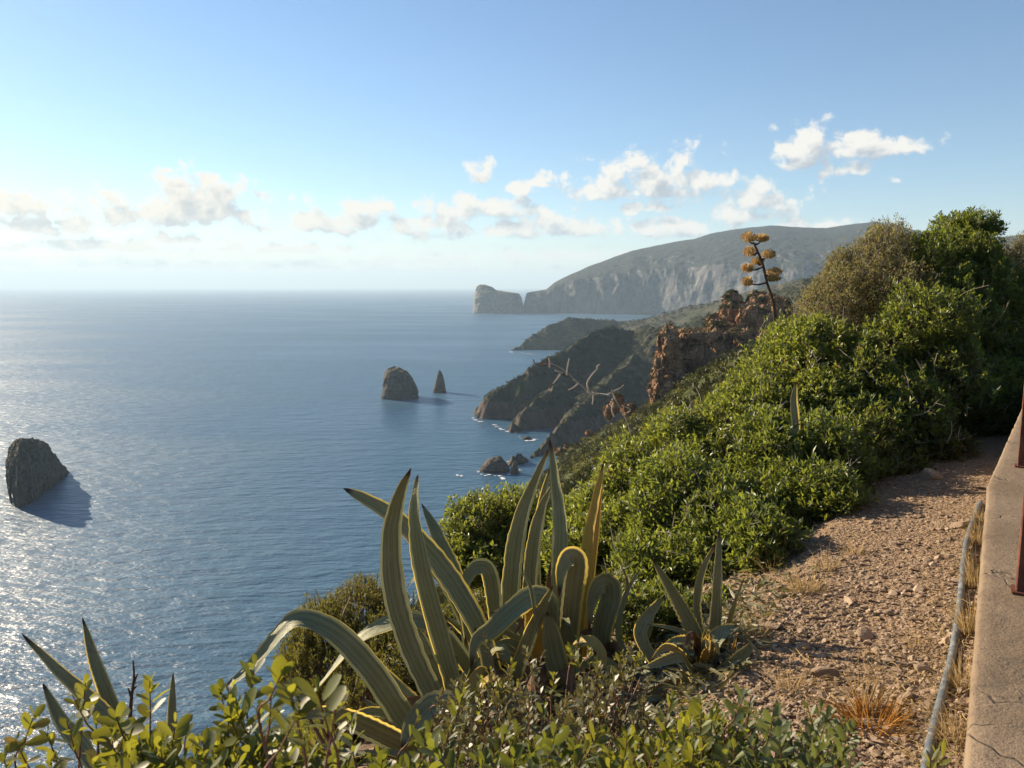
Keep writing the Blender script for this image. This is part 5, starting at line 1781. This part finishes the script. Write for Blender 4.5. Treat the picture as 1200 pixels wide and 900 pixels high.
sprig_shrub("mastic_shrub", "fresh green shoots pushing up between the agave's folded leaves", [(575, 785, 2.6), (590, 800, 2.5), (562, 795, 2.5), (610, 795, 2.55), (545, 800, 2.4), (680, 745, 2.75), (690, 760, 2.7), (668, 760, 2.7), (740, 755, 2.8), (750, 770, 2.75), (728, 765, 2.75), (740, 785, 2.6), (700, 775, 2.6), (600, 775, 2.65), (555, 815, 2.4), (650, 790, 2.6)] + [(u + 8, v + 12, d) for (u, v, d) in [(575, 785, 2.6), (690, 760, 2.7), (740, 755, 2.8)]], 0.032, 0.014, LEAF_NEAR, 206, (9, 13), 0.13, (650, 960, 2.6), tmpl=LT_MID)
sprig_shrub("mastic_shrub", "yellowish leafy shrub in front of the small toothed agave", cloud_tips(120, [(680, 872), (720, 868), (760, 862), (790, 822), (830, 826), (870, 846)], 1.5, 1.95), 0.036, 0.0155, LEAF_NEAR, 207, (8, 12), 0.14, (770, 1000, 1.7))
sprig_shrub("mastic_shrub", "glossy leafy shrub at the path's lower end before the dried tuft", cloud_tips(116, [(850, 862), (880, 838), (915, 836), (950, 822), (985, 830), (1000, 860)], 1.55, 2.0), 0.036, 0.0155, LEAF_NEAR_GREY, 208, (8, 12), 0.14, (920, 1000, 1.75))
sprig_shrub("mastic_shrub", "single green sprig growing between hose and wall foot", [(1098, 878, 1.75), (1090, 888, 1.72), (1108, 884, 1.75)], 0.04, 0.013, LEAF_NEAR, 209, (6, 8), 0.08, (1098, 935, 1.75))
sprig_shrub("mastic_shrub", "low leafy shrub along the photo's bottom beneath the purplish one", cloud_tips(110, [(480, 890), (540, 870), (600, 860), (660, 872), (700, 880)], 1.5, 1.9), 0.036, 0.0155, LEAF_NEAR_DARK, 210, (8, 12), 0.14, (590, 1010, 1.7))

# a dark dry twig standing before the sea
vv, ff = tube(catmull([P(152, 850, 2.2), P(154, 818, 2.2), P(157, 795, 2.2), P(156, 774, 2.2)], 14), np.linspace(0.006, 0.002, 14), 6)
tw_o = thing("dry_twig", "dark bare twig standing between the dark agave's spear leaves", "twig", P(152, 850, 2.2))
build("stem", vv, ff, STALK_BROWN, tw_o, True, tint=np.full(len(vv), 0.2))
for a, b in (((154, 818), (150, 806)), ((157, 800), (161, 790)), ((155, 810), (160, 804))):
    vv, ff = tube(np.array([P(*a, 2.2), P(*b, 2.2)]), [0.004, 0.002], 5)
    build("twig", vv, ff, STALK_BROWN, tw_o, True, tint=np.full(len(vv), 0.2))


# ---- ground cover on the hillside beyond the named shrubs
def undergrowth():
    rnd = np.random.default_rng(8)
    n = 9000
    az_ = np.radians(rnd.uniform(-24, 34, n)); r = 5.5 * (330 / 5.5) ** rnd.random(n)
    x, y = r * np.sin(az_), r * np.cos(az_)
    _, q = hill_raw(x, y)
    dens = gnoise(np.stack([x / 6, y / 6, x * 0], 1), 3)
    keep = (q > 2.2) & (rnd.random(n) < 0.75 + dens)
    keep |= (q < -1.0) & (r > 9)
    x, y, r, q = x[keep], y[keep], r[keep], q[keep]
    z = hill(x, y); m = len(x)
    size = (0.16 + 0.007 * r) * rnd.uniform(0.5, 1.35, m)
    size = np.minimum(size, 1.5)
    per = 60
    ti = np.repeat(np.arange(m), per)
    d = unit(rnd.normal(size=(m * per, 3))); d[:, 2] = np.abs(d[:, 2])
    pos = np.stack([x, y, z], 1)[ti] + d * (size[ti] * rnd.random(m * per) ** 0.4)[:, None] * np.array([1.2, 1.2, 0.75])
    ld = unit(d + np.array([0, 0, 0.6]) + rnd.normal(size=d.shape) * 0.5)
    ln = unit(d * 0.6 + rnd.normal(size=d.shape) * 0.5 + np.array([0, 0, 0.3]))
    L = size[ti] * rnd.uniform(0.16, 0.34, m * per)
    v, fs, k = leaves_mesh(pos, ld, ln, L, L * 0.55, LT_LOW)
    tt = np.clip(rnd.normal(0.45, 0.28, m)[ti] + rnd.normal(0, 0.12, m * per), 0, 1)
    tag(build("undergrowth", v, fs, LEAF_DARK, None, False, tint=np.repeat(tt, k)), kind="stuff")


undergrowth()


def scrub(name, n, region, hfun, size0, size1, per, leaf, mat, seed, test):
    """low bushes dotted over distant ground, too many to count"""
    rnd = np.random.default_rng(seed)
    (a0, a1), (r0, r1) = region
    az_ = np.radians(rnd.uniform(a0, a1, n)); r = np.sqrt(rnd.uniform(r0 * r0, r1 * r1, n))
    x, y = r * np.sin(az_), r * np.cos(az_)
    z = hfun(x, y)
    keep = test(x, y, z) & (rnd.random(n) < 0.62 + 1.1 * gnoise(np.stack([x, y, x * 0], 1) / (size1 * 9), seed))
    x, y, z = x[keep], y[keep], z[keep]; m = len(x)
    size = rnd.uniform(size0, size1, m) * rnd.uniform(0.6, 1.1, m)
    ti = np.repeat(np.arange(m), per)
    d = unit(rnd.normal(size=(m * per, 3))); d[:, 2] = np.abs(d[:, 2])
    pos = np.stack([x, y, z - 0.1 * size], 1)[ti] + d * (size[ti] * (0.55 + 0.45 * rnd.random(m * per)))[:, None] * np.array([1.1, 1.1, 0.7])
    ld = unit(d + np.array([0, 0, 0.5]) + rnd.normal(size=d.shape) * 0.6)
    ln = unit(d + rnd.normal(size=d.shape) * 0.5)
    L = size[ti] * leaf * rnd.uniform(0.7, 1.3, m * per)
    v, fs, k = leaves_mesh(pos, ld, ln, L, L * 0.7, LT_LOW)
    tt = np.clip(rnd.normal(0.4, 0.28, m)[ti] + rnd.normal(0, 0.1, m * per), 0, 1)
    tag(build(name, v, fs, mat, None, False, tint=np.repeat(tt, k)), kind="stuff")


def crag_scrub():
    """tufts of scrub rooted on the ledges of the orange outcrops"""
    rnd = np.random.default_rng(61)
    cand = np.concatenate(CRAG_TOPS)
    pts = cand[rnd.choice(len(cand), 1500)]
    m = len(pts); per = 26
    size = rnd.uniform(0.35, 1.05, m)
    ti = np.repeat(np.arange(m), per)
    d = unit(rnd.normal(size=(m * per, 3))); d[:, 2] = np.abs(d[:, 2])
    pos = pts[ti] + d * (size[ti] * (0.4 + 0.6 * rnd.random(m * per)))[:, None] * np.array([1.1, 1.1, 0.7])
    L = size[ti] * 0.5 * rnd.uniform(0.7, 1.3, m * per)
    v, fs, k = leaves_mesh(pos, unit(d + rnd.normal(size=d.shape) * 0.6), unit(d + rnd.normal(size=d.shape) * 0.5), L, L * 0.6, LT_LOW)
    tag(build("ledge_scrub", v, fs, LEAF_SCRUB, None, False, tint=np.repeat(np.clip(rnd.normal(0.4, 0.25, m)[ti], 0, 1), k)), kind="stuff")


LEAF_SCRUB = mat_leaf("maquis_scrub", (0.026, 0.034, 0.013), (0.085, 0.088, 0.034), (0.10, 0.10, 0.03), 0.6, 0.2, 0.2)
LEAF_FAR = mat_leaf("headland_maquis", (0.018, 0.024, 0.012), (0.050, 0.052, 0.024), (0.05, 0.05, 0.02), 0.7, 0.1, 0.15)
crag_scrub()
scrub("hillside_scrub", 15000, ((-9, 19), (40, 330)), hill, 0.5, 1.5, 26, 0.5, LEAF_SCRUB, 51, lambda x, y, z: z > SEA + 12)
scrub("headland_scrub", 16000, ((-3, 22), (560, 1000)), head_b, 0.9, 2.4, 14, 0.7, LEAF_FAR, 52, lambda x, y, z: z > SEA + 16)
scrub("headland_scrub", 12000, ((-1, 22), (1550, 2000)), head_a, 1.4, 3.6, 10, 0.8, LEAF_FAR, 53, lambda x, y, z: z > SEA + 16)


def leaf_litter():
    """dead leaves and stems lying under the agaves"""
    rnd = np.random.default_rng(31)
    n = 9000
    u = rnd.uniform(440, 910, n); v = rnd.uniform(735, 940, n)
    r = np.stack([ray(a, b) for a, b in zip(u, v)])
    k = -2.1 / r[:, 2]
    x, y = r[:, 0] * k + rnd.normal(0, 0.2, n), r[:, 1] * k + rnd.normal(0, 0.3, n)
    z = hill(x, y)
    _, q = hill_raw(x, y)
    keep = (q > 0.75 + 0.25 * rnd.random(n)) & (y > 1.3)
    x, y, z = x[keep], y[keep], z[keep]; m = len(x)
    pos = np.stack([x, y, z + rnd.random(m) ** 2 * 0.07], 1)
    d = unit(rnd.normal(size=(m, 3)) * np.array([1, 1, 0.35])); nn = unit(np.array([0, 0, 1.0]) + rnd.normal(size=(m, 3)) * 0.6)
    L = rnd.uniform(0.02, 0.07, m) * np.where(rnd.random(m) < 0.12, 2.6, 1)
    v_, fs, kk = leaves_mesh(pos, d, nn, L, np.minimum(L * 0.35, 0.02), LT_MID)
    tag(build("leaf_litter", v_, fs, LEAF_DRY, None, False, tint=np.repeat(rnd.random(m), kk)), kind="stuff")


leaf_litter()
